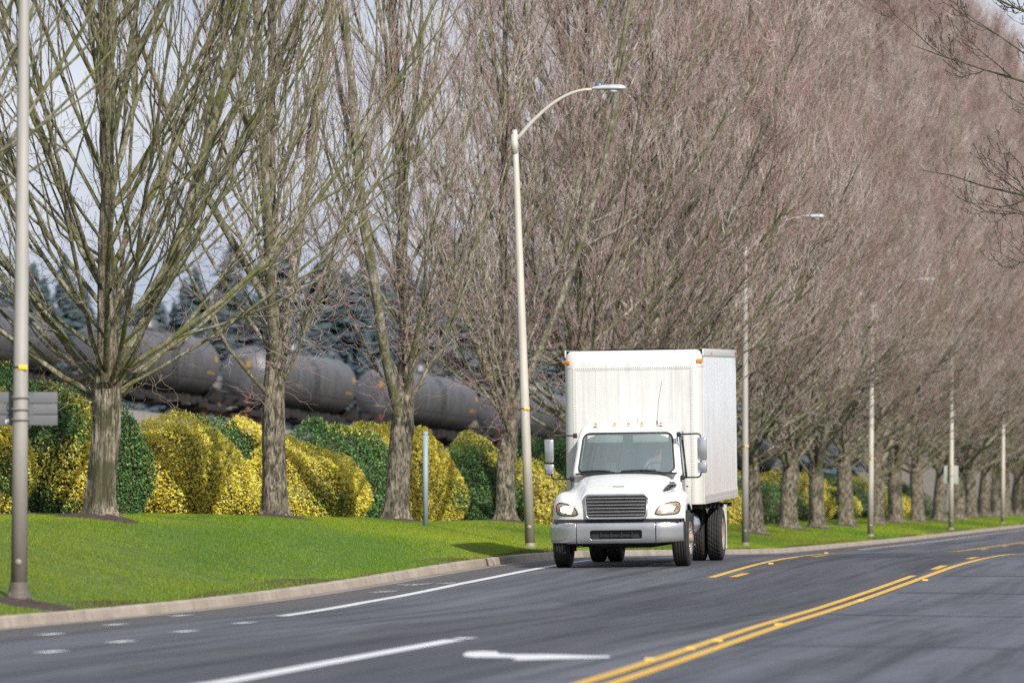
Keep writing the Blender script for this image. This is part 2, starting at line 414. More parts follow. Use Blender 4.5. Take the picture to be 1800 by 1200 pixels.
MAT_ST = bpy.data.materials.new('amber_stud'); MAT_ST.use_nodes = True; MAT_ST.node_tree.nodes['Principled BSDF'].inputs['Base Color'].default_value = (.75,.45,.08,1)
for k, (x_, y_) in enumerate(((1142,1160),(1213,1141),(1262,1127),(1368,1098),(1512,1056),(1626,1020),(1355,991),(1452,972))):
    s_, w_ = pt(x_, y_); b = MB(); x, y = xy(s_, w_); z = float(road_z(s_, w_))
    vs = [(x-.05,y-.05,z),(x+.05,y-.05,z),(x+.05,y+.05,z),(x-.05,y+.05,z),(x-.04,y-.02,z+.022),(x+.04,y-.02,z+.022),(x+.04,y+.02,z+.022),(x-.04,y+.02,z+.022)]
    b.add(vs, [(0,1,2,3),(4,5,6,7),(0,1,5,4),(1,2,6,5),(2,3,7,6),(3,0,4,7)])
    tag(b.build('road_stud', MAT_ST), 'small amber reflector stud on the road beside the yellow lines', 'road stud', 'amber studs along the yellow lines')
# ------------------------------------------------------------------ trees
def unit(a): return a/np.maximum(np.linalg.norm(a, axis=-1, keepdims=True), 1e-9)
def bend(P0, D0, D1, L, K, jit, r):
    """polylines that leave P0 along D0 and end along D1"""
    N = len(P0); f = np.linspace(0, 1, K-1)[None,:,None]
    D = unit(D0[:,None,:]*(1-f)+D1[:,None,:]*f)
    J = r.normal(0, 1, (N, K-1, 3)); J = np.cumsum(J, 1)*.5+J
    D = unit(D + J*jit)
    P = np.concatenate([P0[:,None,:], P0[:,None,:]+np.cumsum(D*(L[:,None,None]/(K-1)), 1)], 1)
    return P
def tubes(P, R, m, base=0):
    """P (N,K,3), R (N,K) -> verts, quads"""
    N, K, _ = P.shape
    T = np.empty_like(P); T[:,1:-1] = P[:,2:]-P[:,:-2]; T[:,0] = P[:,1]-P[:,0]; T[:,-1] = P[:,-1]-P[:,-2]; T = unit(T)
    ref = np.where(np.abs(T[:,:1,2:3]) > .8, np.array([[[1.,0,0]]]), np.array([[[0,0,1.]]]))*np.ones_like(T)
    U = unit(np.cross(T, ref)); B = np.cross(T, U)
    q = np.arange(m)*2*PI/m
    V = P[:,:,None,:] + R[:,:,None,None]*(U[:,:,None,:]*np.cos(q)[None,None,:,None]+B[:,:,None,:]*np.sin(q)[None,None,:,None])
    i = np.arange(N)[:,None,None]*K*m; k = np.arange(K-1)[None,:,None]*m; j = np.arange(m)[None,None,:]; j2 = (j+1) % m
    Qd = np.stack([i+k+j, i+k+j2, i+k+m+j2, i+k+m+j], -1).reshape(-1,4)+base
    return V.reshape(-1,3), Qd
def spawn(P, R, n, t0, t1, r):
    """n random points along each of the polylines, with tangent, radius, parameter"""
    N, K, _ = P.shape
    i = np.repeat(np.arange(N), n); t = r.uniform(t0, t1, len(i)); f = t*(K-1); k = np.minimum(f.astype(int), K-2); f = f-k
    p = P[i,k]*(1-f[:,None])+P[i,k+1]*f[:,None]; T = unit(P[i,k+1]-P[i,k]); rad = R[i,k]*(1-f)+R[i,k+1]*f
    return p, T, rad, t, i
def perp(T, r, bias=None):
    v = r.normal(0,1,T.shape)
    if bias is not None: v = v+bias
    return unit(v - T*(v*T).sum(-1, keepdims=True))
UP = np.array([[0,0,1.]])
def make_tree(seed, H=25, r0=.30, nl=64, a0=(62,28), a1=(16,6), Lk=.52, zlow=1.9, pw=1.5, ns=9, nt=13, s_ang=34, lr=.34, droop=26, lean=0, flare=1.0, tw=1.0, tl=1.0, bud=False, thick=.075, ridged=False, forks=0):
    r = np.random.default_rng(seed)
    # leader
    K = 26; hz = np.concatenate([[0,.12,.35,.8,1.4], np.linspace(2.0, H, K-5)])
    wx = np.cumsum(r.normal(0,.05,K)); wy = np.cumsum(r.normal(0,.05,K)); ff = np.clip(hz/3,0,1)
    lead = np.stack([wx*ff+lean*hz, wy*ff, hz], -1)
    lr_ = r0*np.interp(hz, [0,.12,.4,1.0,1.9,2.6,4,8,15,H], [1.42,1.24,1.08,1.0,1.04,.84,.54,.38,.22,.03])
    lr_[:3] *= flare
    m = 56 if ridged else 36; Kf = 150; hf = np.concatenate([np.linspace(-.25,4,90), np.linspace(4.1,H,60)])
    cx = np.interp(hf, hz, lead[:,0]); cy = np.interp(hf, hz, lead[:,1]); rr = np.interp(hf, hz, lr_)
    q = np.arange(m)*2*PI/m
    ph = r.uniform(0, 6.28, 6)
    Qq, Hh = np.meshgrid(q, hf, indexing='xy')
    dis = .07*np.sin(3*Qq+ph[0]+Hh*.5)+.05*np.sin(5*Qq+ph[1]-Hh*.8)+.035*np.sin(11*Qq+ph[2]+np.sin(Hh*3)*.8)+.022*r.normal(0,1,Qq.shape)+(.055*np.abs(np.sin(9*Qq+.8*np.sin(Hh*1.7+ph[4])+.5*np.sin(Hh*4))) if ridged else .03*np.sin(Qq*8+Hh*5+ph[5])*np.sin(Hh*7+Qq*3))
    root = np.clip(1-Hh/.45,0,1)**2*(.30*np.sin(2.5*Qq+ph[3])**4)*flare
    rad = rr[:,None]*(1+dis+root)
    TV = np.stack([cx[:,None]+rad*np.cos(Qq), cy[:,None]+rad*np.sin(Qq), Hh], -1).reshape(-1,3)
    k = np.arange(len(hf)-1)[:,None]*m; j = np.arange(m)[None,:]; j2 = (j+1) % m
    TQd = np.stack([k+j, k+j2, k+m+j2, k+m+j], -1).reshape(-1,4)
    trunk = npmesh('trunk', TV, TQd)
    # limbs
    u = (np.arange(nl)+.5)/nl
    h = zlow + (H*.9-zlow)*u**pw + r.normal(0,.12,nl); h = np.maximum(h, zlow*.93)
    az = np.arange(nl)*2.399+r.normal(0,.25,nl)
    e = np.clip((h-zlow)/(H*.6),0,1)
    A0 = np.radians(a0[0]+(a0[1]-a0[0])*e**.7+r.normal(0,6,nl)); A1 = np.radians(a1[0]+(a1[1]-a1[0])*e+r.normal(0,5,nl))
    def dirs(A): return np.stack([np.cos(az)*np.sin(A), np.sin(az)*np.sin(A), np.cos(A)], -1)
    P0 = np.stack([np.interp(h,hz,lead[:,0]), np.interp(h,hz,lead[:,1]), h], -1)
    L = (H-h)*Lk*r.uniform(.75,1.15,nl)+1.0
    LP = bend(P0, dirs(A0), dirs(A1), L, 12, .035, r)
    if forks:
        for q_ in range(forks):
            k_ = [0,4,9][q_]; A0[k_] = math.radians(26+4*q_); A1[k_] = math.radians(2+3*q_); L[k_] = (H-h[k_])*(.86-.1*q_)
        LP = bend(P0, dirs(A0), dirs(A1), L, 12, .03, r)
    f = np.linspace(0,1,12)[None,:]
    Rb = np.minimum(thick*r.uniform(.6,1.25,nl), .6*np.interp(h,hz,lr_))
    for q_ in range(forks): Rb[[0,4,9][q_]] = r0*(.50-.08*q_)
    LR = Rb[:,None]*(1-f)**.8+.006
    # secondary
    p, T, rad2, t2, i = spawn(LP, LR, ns, .10, .97, r)
    outw = np.stack([np.cos(az[i]), np.sin(az[i]), 0*az[i]], -1)
    pp = perp(T, r, outw*.5); a = np.radians(r.normal(s_ang, 9, len(p)))[:,None]
    L2 = L[i]*r.uniform(.18,.5,len(p))*(1.15-t2)+.5
    SP = bend(p, T*np.cos(a)+pp*np.sin(a), unit(T*.55+UP*.75+pp*.22), L2, 8, .07, r)
    g = np.linspace(0,1,8)[None,:]; SR = (rad2*r.uniform(.35,.62,len(p)))[:,None]*(1-g)**.8+.0045
    # twigs
    def tw_(P, R, n, t0, Lm, ang, upk=.9):
        p, T, rd, tt, ii = spawn(P, R, n, t0, 1.0, r)
        pp = perp(T, r); a = np.radians(r.normal(ang, 12, len(p)))[:,None]
        Lt = Lm*r.lognormal(-.1,.45,len(p))*tl
        TP = bend(p, T*np.cos(a)+pp*np.sin(a), unit(T*.5+UP*upk+pp*.3), Lt, 5, .10, r)
        prof = np.array([1.,.85,.7,.5,.3]) if not bud else np.array([1.,.8,.6,.45,1.25])
        TR = (.0072*tw*r.uniform(.7,1.25,len(p)))[:,None]*prof[None,:]
        return TP, TR
    T1 = tw_(SP, SR, nt, .1, .75, 33); T2 = tw_(LP, LR, int(nt*1.2), .15, .8, 38)
    if bud: T3 = tw_(T1[0], T1[1], 2, .3, .16, 50)
    else: T3 = tw_(T1[0], T1[1], 1, .2, .38, 30)
    # whiskers: thin curling shoots round the base of the crown
    nw = int(droop*9)
    low = np.where(h < zlow+3.0)[0]
    if len(low) and nw:
        pi_ = r.choice(low, nw); p, T, rd, tt, ii = spawn(LP[pi_], LR[pi_], 1, .0, .4, r)
        pp = perp(T, r, np.array([[0,0,-.5]])); D0 = unit(pp+T*.3)
        WP = bend(p, D0, unit(pp*.6+UP*r.uniform(-.35,1.1,(nw,1))), r.uniform(.35,1.25,nw), 8, .22, r)
        WR = np.linspace(.006,.0022,8)[None,:]*np.ones((nw,1))
        W2 = tw_(WP, WR, 3, .3, .28, 40, .3)
    V1, Q1 = tubes(LP, LR, 7); V2, Q2 = tubes(SP, SR, 5, len(V1))
    limbs = npmesh('limbs', np.concatenate([V1,V2]), np.concatenate([Q1,Q2]))
    VV = []; QQ = []; b = 0
    packs = [T1, T2, T3]+([(WP,WR), W2] if len(low) and nw else [])
    for (a_, b_) in packs:
        v, q_ = tubes(a_, b_, 3, b); VV.append(v); QQ.append(q_); b += len(v)
    twigs = npmesh('twigs', np.concatenate(VV), np.concatenate(QQ), smooth=True)
    return trunk, limbs, twigs
def add_tree(name, meshes, mats, loc, rz, sc, label, cat, group):
    root = empty(name, loc, rz); root.scale = (sc,sc,sc); tag(root, label, cat, group)
    for nm, me, mt in zip(('trunk','limbs','twigs'), meshes, mats):
        o = bpy.data.objects.new(nm, me); C.objects.link(o); o.parent = root
        if not me.materials: me.materials.append(mt)
    return root

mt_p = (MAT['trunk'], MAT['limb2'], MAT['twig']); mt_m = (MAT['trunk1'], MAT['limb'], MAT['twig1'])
treeA = make_tree(12, H=20, r0=.222, nl=74, a0=(53,8), a1=(11,3), Lk=.56, zlow=1.9, pw=2.2, ns=10, nt=6, s_ang=20, droop=34, bud=True, thick=.040, tw=.70, ridged=True, forks=1)
pop = [make_tree(21+k, H=25, r0=.215+.015*(k%2), nl=52, a0=(38,14), a1=(4,2), Lk=.28, zlow=2.1, pw=1.5, ns=8, nt=6, s_ang=20, droop=40, thick=.034, lean=(.0,.012,-.006)[k], tw=.8, forks=(3,1,2)[k]) for k in range(3)]
popd = [make_tree(41+k, H=25.5, r0=.29, nl=84, a0=(60,27), a1=(30,5), Lk=.46, zlow=2.0, pw=1.5, ns=12, nt=12, s_ang=25, droop=18, thick=.058, tw=1.15, tl=1.15, forks=k) for k in range(3)]

WT = -5.0
ords = ['first','second','third','fourth','fifth','sixth','seventh','eighth','ninth','tenth','eleventh','twelfth','thirteenth','fourteenth','fifteenth','sixteenth']
GT = 'bare poplars in a row along the lawn'
tree_xy = []
def put_tree(px, w, meshes, mats, rz, sc, label, name='poplar_tree', dz=0):
    s = from_px(px, w); p = gpos(s, w); p.z += dz
    tree_xy.append((p.x, p.y)); add_tree(name, meshes, mats, p, rz, sc, label, 'tree', GT); return s
put_tree(-420, WT, treeA, mt_m, 2.0, 1.0, 'bare mossy tree outside the left edge, its branches reaching in behind the nearest lamp post', 'bare_tree')
put_tree(175, WT, treeA, mt_m, .35, 1.0, 'big bare tree with wide mossy limbs and furrowed trunk, nearest on the lawn at left', 'bare_tree')
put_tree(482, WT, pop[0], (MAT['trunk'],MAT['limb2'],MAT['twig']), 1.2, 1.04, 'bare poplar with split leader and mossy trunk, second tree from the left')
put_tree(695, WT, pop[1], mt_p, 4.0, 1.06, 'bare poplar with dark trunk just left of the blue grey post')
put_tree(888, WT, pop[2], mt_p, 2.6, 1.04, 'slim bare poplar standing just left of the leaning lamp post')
hid = [1035, 1150, 1245]
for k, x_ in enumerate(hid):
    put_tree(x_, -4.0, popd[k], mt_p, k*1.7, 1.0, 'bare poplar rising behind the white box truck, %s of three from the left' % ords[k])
right = [(1326,-3.0)]+[(x_,-3.5) for x_ in (1385,1436,1487,1541,1574,1613,1651,1684,1707,1729,1750,1768,1786,1803,1819)]
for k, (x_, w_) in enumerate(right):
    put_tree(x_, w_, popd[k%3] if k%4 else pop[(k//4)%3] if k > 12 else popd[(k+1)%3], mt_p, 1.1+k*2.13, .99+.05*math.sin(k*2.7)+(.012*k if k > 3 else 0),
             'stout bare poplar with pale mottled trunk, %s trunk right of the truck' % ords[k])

# overhanging tree on the far right
def make_overhang(seed):
    r = np.random.default_rng(seed)
    hz = np.array([-.2,0,.3,1,2,3.5,5.5,8,11,14]); rr = np.array([.5,.42,.33,.28,.25,.22,.17,.12,.07,.02])
    P = np.stack([-.05*hz, .03*hz, hz], -1)[None]; TV, TQ_ = tubes(P, rr[None], 14); trunk = npmesh('trunk', TV, TQ_)
    zs = np.array([7.0,6.0,7.8,4.9,8.6,5.6,6.9,9.5,10.5,4.6,8.2,6.2,7.4]); nl = len(zs)
    az = np.array([180,178,172,183,186,174,190,176,184,60,-40,20,120])*PI/180
    el = np.radians(np.array([16,4,26,-6,30,2,14,38,45,20,20,30,25]))
    D0 = np.stack([np.cos(az)*np.cos(el), np.sin(az)*np.cos(el), np.sin(el)], -1)
    D1 = np.stack([np.cos(az)*np.cos(el+.25), np.sin(az)*np.cos(el+.25), np.sin(el+.25)], -1)
    L = np.array([8.2,7.9,7.6,6.2,7.4,6.6,7.6,6.4,5.5,4,4,4,4])
    LP = bend(np.stack([-.05*zs,.03*zs,zs],-1), D0, D1, L, 14, .06, r); f = np.linspace(0,1,14)[None,:]; LR = .048*(1-f)**.8*np.ones((nl,1))+.006
    p, T, rd, t_, i = spawn(LP, LR, 15, .2, .97, r); pp = perp(T, r, np.array([[-.2,0,.3]])); a = np.radians(r.normal(36,10,len(p)))[:,None]
    SP = bend(p, T*np.cos(a)+pp*np.sin(a), unit(T*.8+UP*.5+pp*.1), r.uniform(.7,2.6,len(p))*(1.2-t_*.5), 8, .09, r)
    SR = (rd*.45)[:,None]*(1-np.linspace(0,1,8)[None,:])**.8+.0045
    p, T, rd, t_, i = spawn(SP, SR, 9, .1, 1., r); pp = perp(T, r); a = np.radians(r.normal(42,10,len(p)))[:,None]
    TP = bend(p, T*np.cos(a)+pp*np.sin(a), unit(T*.6+UP*.7+pp*.3), r.uniform(.2,.8,len(p)), 5, .12, r)
    TR = np.array([.0068,.0058,.005,.0045,.010])[None,:]*np.ones((len(p),1))
    p, T, rd, t_, i = spawn(TP, TR, 2, .2, 1., r); pp = perp(T, r)
    BP = bend(p, unit(T+pp), unit(T*.6+UP*.7), r.uniform(.08,.2,len(p)), 4, .1, r); BR = np.array([.005,.0045,.0045,.011])[None,:]*np.ones((len(p),1))
    v1, q1 = tubes(LP,LR,7); v2, q2 = tubes(SP,SR,5,len(v1)); limbs = npmesh('limbs', np.concatenate([v1,v2]), np.concatenate([q1,q2]))
    v1, q1 = tubes(TP,TR,3); v2, q2 = tubes(BP,BR,3,len(v1)); twigs = npmesh('twigs', np.concatenate([v1,v2]), np.concatenate([q1,q2]))
    return trunk, limbs, twigs
ov = make_overhang(5)
Yo = 104.; po = Vector((px_at(2390, Yo), Yo, 0)); s_, w_ = sw(po.x, po.y); po.z = float(ground_z(s_, w_))
add_tree('bare_tree', ov, (MAT['trunk'], bark_mat('dark_limb_bark', (.03,.026,.02), (.11,.10,.075), (.05,.055,.015), .4, (6,6,3)), MAT['twigd']), po, 0, 1.0,
         'dark budding branches reaching in from the upper right corner over the road', 'tree', None)

# ------------------------------------------------------------------ grass
def blades(S, W, hgt, wid, col, r):
    N = len(S); x, y = xy(S, W); z = ground_z(S, W)-.01
    q = r.uniform(0, 2*PI, N); dx = np.cos(q)*wid/2; dy = np.sin(q)*wid/2
    lx = r.normal(0,.35,N)*hgt; ly = r.normal(0,.35,N)*hgt
    V = np.empty((N,3,3)); V[:,0] = np.stack([x-dx,y-dy,z],-1); V[:,1] = np.stack([x+dx,y+dy,z],-1); V[:,2] = np.stack([x+lx,y+ly,z+hgt],-1)
    return V.reshape(-1,3), np.repeat(col, 3, axis=0)
def lawn_cols(x, y, w, N, r):
    n1 = wob(x*.9, y*.22, .9)*.7+wob(x*2.7+3, y*.5, 1.0)*.4+r.normal(0,.35,N)
    f = np.clip(.48+.72*n1, 0, 1)[:,None]
    c = np.array([[.085,.185,.006]])*(1-f)+np.array([[.27,.33,.010]])*f
    c = c*np.array([[.98,.95,.9]])*(1+r.normal(0,.06,(N,1)))*(1+.26*wob(x*.45+1,y*.13,1.))[:,None]  # broad patches paint lit and shaded stretches of lawn into the blade colour
    dry = r.random(N) < .025; c[dry] = np.array([.30,.28,.12])
    edge = (w > -.38-.22*np.sin(x*3)) & (r.random(N) < .85*np.clip(wob(x*1.5,y*.5,1.)+.7,0,1)); c[edge] = np.array([.11,.085,.035])*r.uniform(.5,1.4,(edge.sum(),1))
    return np.clip(c, .003, 1)
Vs = []; Cs = []
for (s0, s1, dens, hg, wd) in ((58,130,820,.042,.010),(130,200,420,.05,.016),(200,420,130,.06,.032)):
    A_ = (s1-s0)*7.0; N = int(A_*dens)
    s = rng.uniform(s0, s1, N); w = -rng.uniform(.0, 7.0, N)
    lim = -6.35+.35*np.sin(s*.5)+.2*np.sin(s*1.9)
    ok = (w > lim) & (w < -.13+.05*np.sin(s*5)); x, y = xy(s, w)
    for (tx, ty) in tree_xy:
        d2 = ((x-tx)/.62)**2+((y-ty)/.85)**2; ok &= d2 > rng.uniform(.75,1.25,N)
    d2 = (x-px_at(33,71.9)-.25)**2/.55**2+(y-71.3)**2/1.1**2; ok &= d2 > rng.uniform(.8,1.2,N)
    s = s[ok]; w = w[ok]; x = x[ok]; y = y[ok]; N = len(s)
    hh = hg*rng.uniform(.6,1.25,N)*(1+.35*wob(x*3,y*1.4)+.35*(w > -.4))
    v, c = blades(s, w, hh, wd, lawn_cols(x, y, w, N, rng), rng); Vs.append(v); Cs.append(c)
V = np.concatenate(Vs); Cc = np.concatenate(Cs); Cc = np.concatenate([Cc, np.ones((len(Cc),1))], 1)
me = npmesh('grass', V, None, np.arange(len(V)).reshape(-1,3), smooth=False, attrs={'Col': ('FLOAT_COLOR', Cc)})
t = NT('grass_blade'); a = t.n('ShaderNodeAttribute', attribute_name='Col'); t.set(a.outputs['Color'], .6)
tr = t.n('ShaderNodeBsdfTranslucent'); t.l(t.mix(1.0, a.outputs['Color'], (1.2,1.3,.6), 'MULTIPLY'), tr.inputs[0]); mx = t.n('ShaderNodeMixShader'); mx.inputs[0].default_value = .3
t.l(t.b.outputs[0], mx.inputs[1]); t.l(tr.outputs[0], mx.inputs[2]); t.l(mx.outputs[0], t.out.inputs[0])
go = link('grass', me, None, [t.m]); tag(go, 'bright green mown lawn grass between the kerb and the shrubs', 'grass', kind='stuff')

# mulch rings and leaf litter
V = []; Qd = []
for (tx, ty) in tree_xy:
    b = len(V); nr, na = 5, 28; ph = random.random()*6
    for i in range(nr):
        for j in range(na):
            q = 2*PI*j/na; rr = (i/(nr-1))*(.78+.12*math.sin(3*q+ph)+.08*math.sin(7*q+2*ph)); x = tx+rr*math.cos(q); y = ty+rr*1.25*math.sin(q)
            s_, w_ = sw(x, y); V.append((x, y, float(ground_z(s_, w_))+.02+.11*(1-i/(nr-1))**1.2+random.uniform(-.012,.012) if i < nr-1 else float(ground_z(s_, w_))-.02))
    for i in range(nr-1):
        for j in range(na): Qd.append((b+i*na+j, b+i*na+(j+1)%na, b+(i+1)*na+(j+1)%na, b+(i+1)*na+j))
x0, y0 = px_at(33,71.9)+.25, 71.3
b = len(V); na = 24
for i in range(4):
    for j in range(na):
        q = 2*PI*j/na; x = x0+i/3*.62*math.cos(q); y = y0+i/3*1.15*math.sin(q); s_, w_ = sw(x, y)
        V.append((x, y, float(ground_z(s_, w_))+(.03 if i < 3 else -.02)+random.uniform(-.01,.01)))
for i in range(3):
    for j in range(na): Qd.append((b+i*na+j, b+i*na+(j+1)%na, b+(i+1)*na+(j+1)%na, b+(i+1)*na+j))
mu = simple('bark_mulch', (.055,.034,.024), .95, var=.5, scale=14, bump=1.0)
tag(link('mulch', npmesh('mulch', V, Qd, smooth=False), None, [mu]), 'dark brown bark mulch ringed round the tree trunks', 'mulch', kind='stuff')
N = 1500; s = rng.uniform(60,170,N); w = -rng.uniform(.3,6.8,N); x, y = xy(s, w); z = ground_z(s, w)+.048
k = rng.uniform(.012,.035,N); k[rng.random(N) < .88] *= .5; q = rng.uniform(0,6.28,N); V = np.empty((N,4,3))
for i, (a_, b_, c_) in enumerate(((-1,0,0),(0,-.5,.3),(1,0,.1),(0,.5,.4))):
    V[:,i] = np.stack([x+k*(a_*np.cos(q)-b_*np.sin(q)), y+k*(a_*np.sin(q)+b_*np.cos(q)), z+k*c_], -1)
cc = np.array([[.5,.46,.38],[.20,.12,.06],[.05,.03,.02],[.3,.2,.1]])[rng.integers(0,4,N)]
t = NT('dead_leaf'); a = t.n('ShaderNodeAttribute', attribute_name='Col'); t.set(a.outputs['Color'], .8)
me = npmesh('leaf_litter', V.reshape(-1,3), np.arange(N*4).reshape(-1,4), smooth=False, attrs={'Col': ('FLOAT_COLOR', np.repeat(np.concatenate([cc,np.ones((N,1))],1),4,axis=0))})
tag(link('leaf_litter', me, None, [t.m]), 'pale and brown fallen leaf scraps scattered over the lawn', 'leaves', kind='stuff')

# ------------------------------------------------------------------ shrubs
t = NT('shrub_leaf'); a = t.n('ShaderNodeAttribute', attribute_name='Col'); t.set(a.outputs['Color'], .42)
t.b.inputs['Specular IOR Level'].default_value = .4
tr = t.n('ShaderNodeBsdfTranslucent'); t.l(a.outputs['Color'], tr.inputs[0]); mx = t.n('ShaderNodeMixShader'); mx.inputs[0].default_value = .38
t.l(t.b.outputs[0], mx.inputs[1]); t.l(tr.outputs[0], mx.inputs[2]); t.l(mx.outputs[0], t.out.inputs[0]); MAT['leaf'] = t.m
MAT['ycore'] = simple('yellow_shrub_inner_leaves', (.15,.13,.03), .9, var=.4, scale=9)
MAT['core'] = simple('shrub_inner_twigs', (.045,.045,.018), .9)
def shrub_mesh(seed, a, b, h, kind, n=9000, ls=.066):
    """leaves over a dome a (along road) x b (across) x h; kind = yellow / green / mixed"""
    r = np.random.default_rng(seed)
    v = unit(r.normal(0,1,(int(n*1.9),3))); v[:,2] = np.abs(v[:,2])*1.0
    low = r.random(len(v)) < .25; v[low,2] *= .3; v = unit(v)
    bump = 1+.05*np.sin(v[:,0]*6+seed)+.045*np.sin(v[:,1]*7+seed*2)+.035*np.sin(v[:,2]*9+v[:,0]*5)+.02*np.sin(v[:,0]*17+v[:,1]*15)
    depth = 1-np.abs(r.normal(0,.035,len(v)))-.06*(r.random(len(v)) < .15)
    rad = bump*depth
    e = .62   # superellipse: steep sides, round top
    zz = np.abs(v[:,2])**(.9)
    hor = np.sqrt(np.maximum(1-zz**2.2, 0.0))**.95; az = np.arctan2(v[:,1], v[:,0])
    tuck = 1-.16*np.clip(.22-zz,0,1)/.22
    P = np.stack([a*hor*np.cos(az)*rad*tuck, b*hor*np.sin(az)*rad*tuck, h*zz*rad+.02], -1)
    nrm = unit(np.stack([np.cos(az)*hor/a, np.sin(az)*hor/b, zz/h+.05], -1))
    m = r.permutation(len(P))[:n]; P = P[m]; nrm = nrm[m]; v = v[m]; N = len(P)
    # leaf frames: leaf blade mostly facing out and up, tip drooping outward
    t1 = unit(nrm*.55+r.normal(0,.55,(N,3))+np.array([[0,0,-.15]])); fn = unit(nrm*1.1+UP*.3+r.normal(0,.36,(N,3)))
    sd = unit(np.cross(t1, fn)); fn = np.cross(sd, t1)
    L = ls*r.uniform(.7,1.3,N)[:,None]; Wd = L*.30
    V = np.empty((N,6,3)); cz = fn*L*.10
    V[:,0] = P; V[:,1] = P+t1*L*.45+sd*Wd+cz; V[:,2] = P+t1*L*.5-cz*.2; V[:,3] = P+t1*L*.45-sd*Wd+cz; V[:,4] = P+t1*L-fn*L*.12; V[:,5] = P+t1*L*.8
    q0 = np.arange(N)[:,None]*6
    T = np.concatenate([q0+np.array([[0,1,2]]), q0+np.array([[0,2,3]]), q0+np.array([[2,1,4]]), q0+np.array([[2,4,3]])])
    ph = seed*1.7
    cl = np.sin(P[:,0]*1.7+ph)+np.sin(P[:,1]*2.6+ph*2)+np.sin(P[:,2]*2.9+ph+P[:,0]*.9)+r.normal(0,.5,N)
    yel = {'yellow': cl < 2.15, 'green': cl > 3.1, 'mixed': cl < .55}[kind]
    yc = np.array([[.93,.80,.12]])*r.uniform(.82,1.06,(N,1))*(1+r.normal(0,.08,(N,3)))
    pale = r.random(N) < .2; yc[pale] = np.array([.80,.70,.30])*r.uniform(.8,1.05,(pale.sum(),1))
    ol = r.random(N) < .24; yc[ol] = np.array([.50,.45,.05])*r.uniform(.7,1.2,(ol.sum(),1))
    gc = np.array([[.062,.135,.042]])*r.uniform(.45,1.6,(N,1))*(1+r.normal(0,.12,(N,3)))
    lt = r.random(N) < .22; gc[lt] = np.array([.16,.26,.08])*r.uniform(.8,1.4,(lt.sum(),1))
    c = np.clip(np.where(yel[:,None], yc, gc*1.25), .004, .95)
    c6 = np.repeat(np.concatenate([c, np.ones((N,1))],1), 6, axis=0)
    foliage = npmesh('foliage', V.reshape(-1,3), None, T, smooth=False, attrs={'Col': ('FLOAT_COLOR', c6)})
    # inner twiggy mass
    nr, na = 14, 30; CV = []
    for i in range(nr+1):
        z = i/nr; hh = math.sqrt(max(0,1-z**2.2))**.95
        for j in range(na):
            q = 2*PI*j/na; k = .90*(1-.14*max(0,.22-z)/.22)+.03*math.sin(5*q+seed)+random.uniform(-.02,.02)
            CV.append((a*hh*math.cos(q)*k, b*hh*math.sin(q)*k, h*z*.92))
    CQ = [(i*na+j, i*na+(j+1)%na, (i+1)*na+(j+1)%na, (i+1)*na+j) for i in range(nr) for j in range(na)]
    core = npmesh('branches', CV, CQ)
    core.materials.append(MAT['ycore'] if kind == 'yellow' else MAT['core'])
    return foliage, core
def add_shrub(meshes, p, rz, label, cat='shrub', sc=(1,1,1)):
    root = empty('rounded_shrub', p, rz); root.scale = sc; tag(root, label, cat, 'clipped shrubs behind the trees')
    for nm, me, mt in zip(('foliage','branches'), meshes, (MAT['leaf'], MAT['core'])):
        o = bpy.data.objects.new(nm, me); C.objects.link(o); o.parent = root
        if not me.materials: me.materials.append(mt)
# px centre, half width px, top y, w, kind, label
near = [
 (20,95,648,-8.4,'mixed','tall yellow and green shrub behind the nearest lamp post'),
 (118,42,672,-9.6,'green','dark green shrub edge showing just left of the nearest big tree'),
 (-110,110,640,-8.4,'yellow','yellow shrub cut by the left edge of the photo'),
 (300,120,729,-8.0,'yellow','broad yellow shrub between the nearest big tree and the second tree'),
 (378,66,744,-9.8,'green','green shrub peeping over the right shoulder of the broad yellow shrub'),
 (436,60,740,-11.2,'yellow','yellow shrub behind the trunk of the second tree'),
 (510,80,770,-8.0,'yellow','yellow shrub just right of the second tree trunk'),
 (585,88,740,-8.6,'green','large dark green dome shrub between the second and third trees'),
 (650,70,734,-11.6,'mixed','high yellow topped shrub behind the large green dome'),
 (705,88,750,-8.6,'yellow','yellow shrub behind the third tree and the grey post'),
 (815,60,793,-8.2,'green','low green shrub between the grey post and the fourth tree'),
 (835,82,766,-10.2,'yellow','yellow shrub rising behind the low green one'),
 (888,34,800,-8.6,'yellow','yellow shrub showing behind the slim fourth tree'),
 (945,46,770,-8.6,'green','green shrub right of the leaning lamp post'),
 (985,44,795,-9.8,'yellow','sliver of yellow shrub beside the truck mirror'),
 (975,50,765,-12,'green','green shrub behind the truck mirror'),
]
for k, (x_, hw, top, w_, kind, lab) in enumerate(near):
    s_ = from_px(x_, w_); p = gpos(s_, w_); sc_ = F_PX/p.y; p.z -= .05
    h = (HY-top)/sc_-p.z; b = hw/sc_*.92; a = max(1.8, b*1.35)
    add_shrub(shrub_mesh(60+k, a, b, h/1.04, kind, n=int(7600*(a+b)*.5*h*.8)+4500), p, -TH, lab)
sh = {'yellow': shrub_mesh(101,2.6,1.6,2.1,'yellow',9000,.09), 'green': shrub_mesh(102,2.6,1.6,2.1,'green',9000,.09), 'mixed': shrub_mesh(103,2.6,1.6,2.1,'mixed',9000,.09)}
seq = ['yellow','green','yellow','yellow','green','yellow','green','yellow','yellow','yellow','green','yellow','green','yellow','yellow','yellow','mixed','yellow','green','yellow','yellow','green','yellow','yellow','green','yellow']
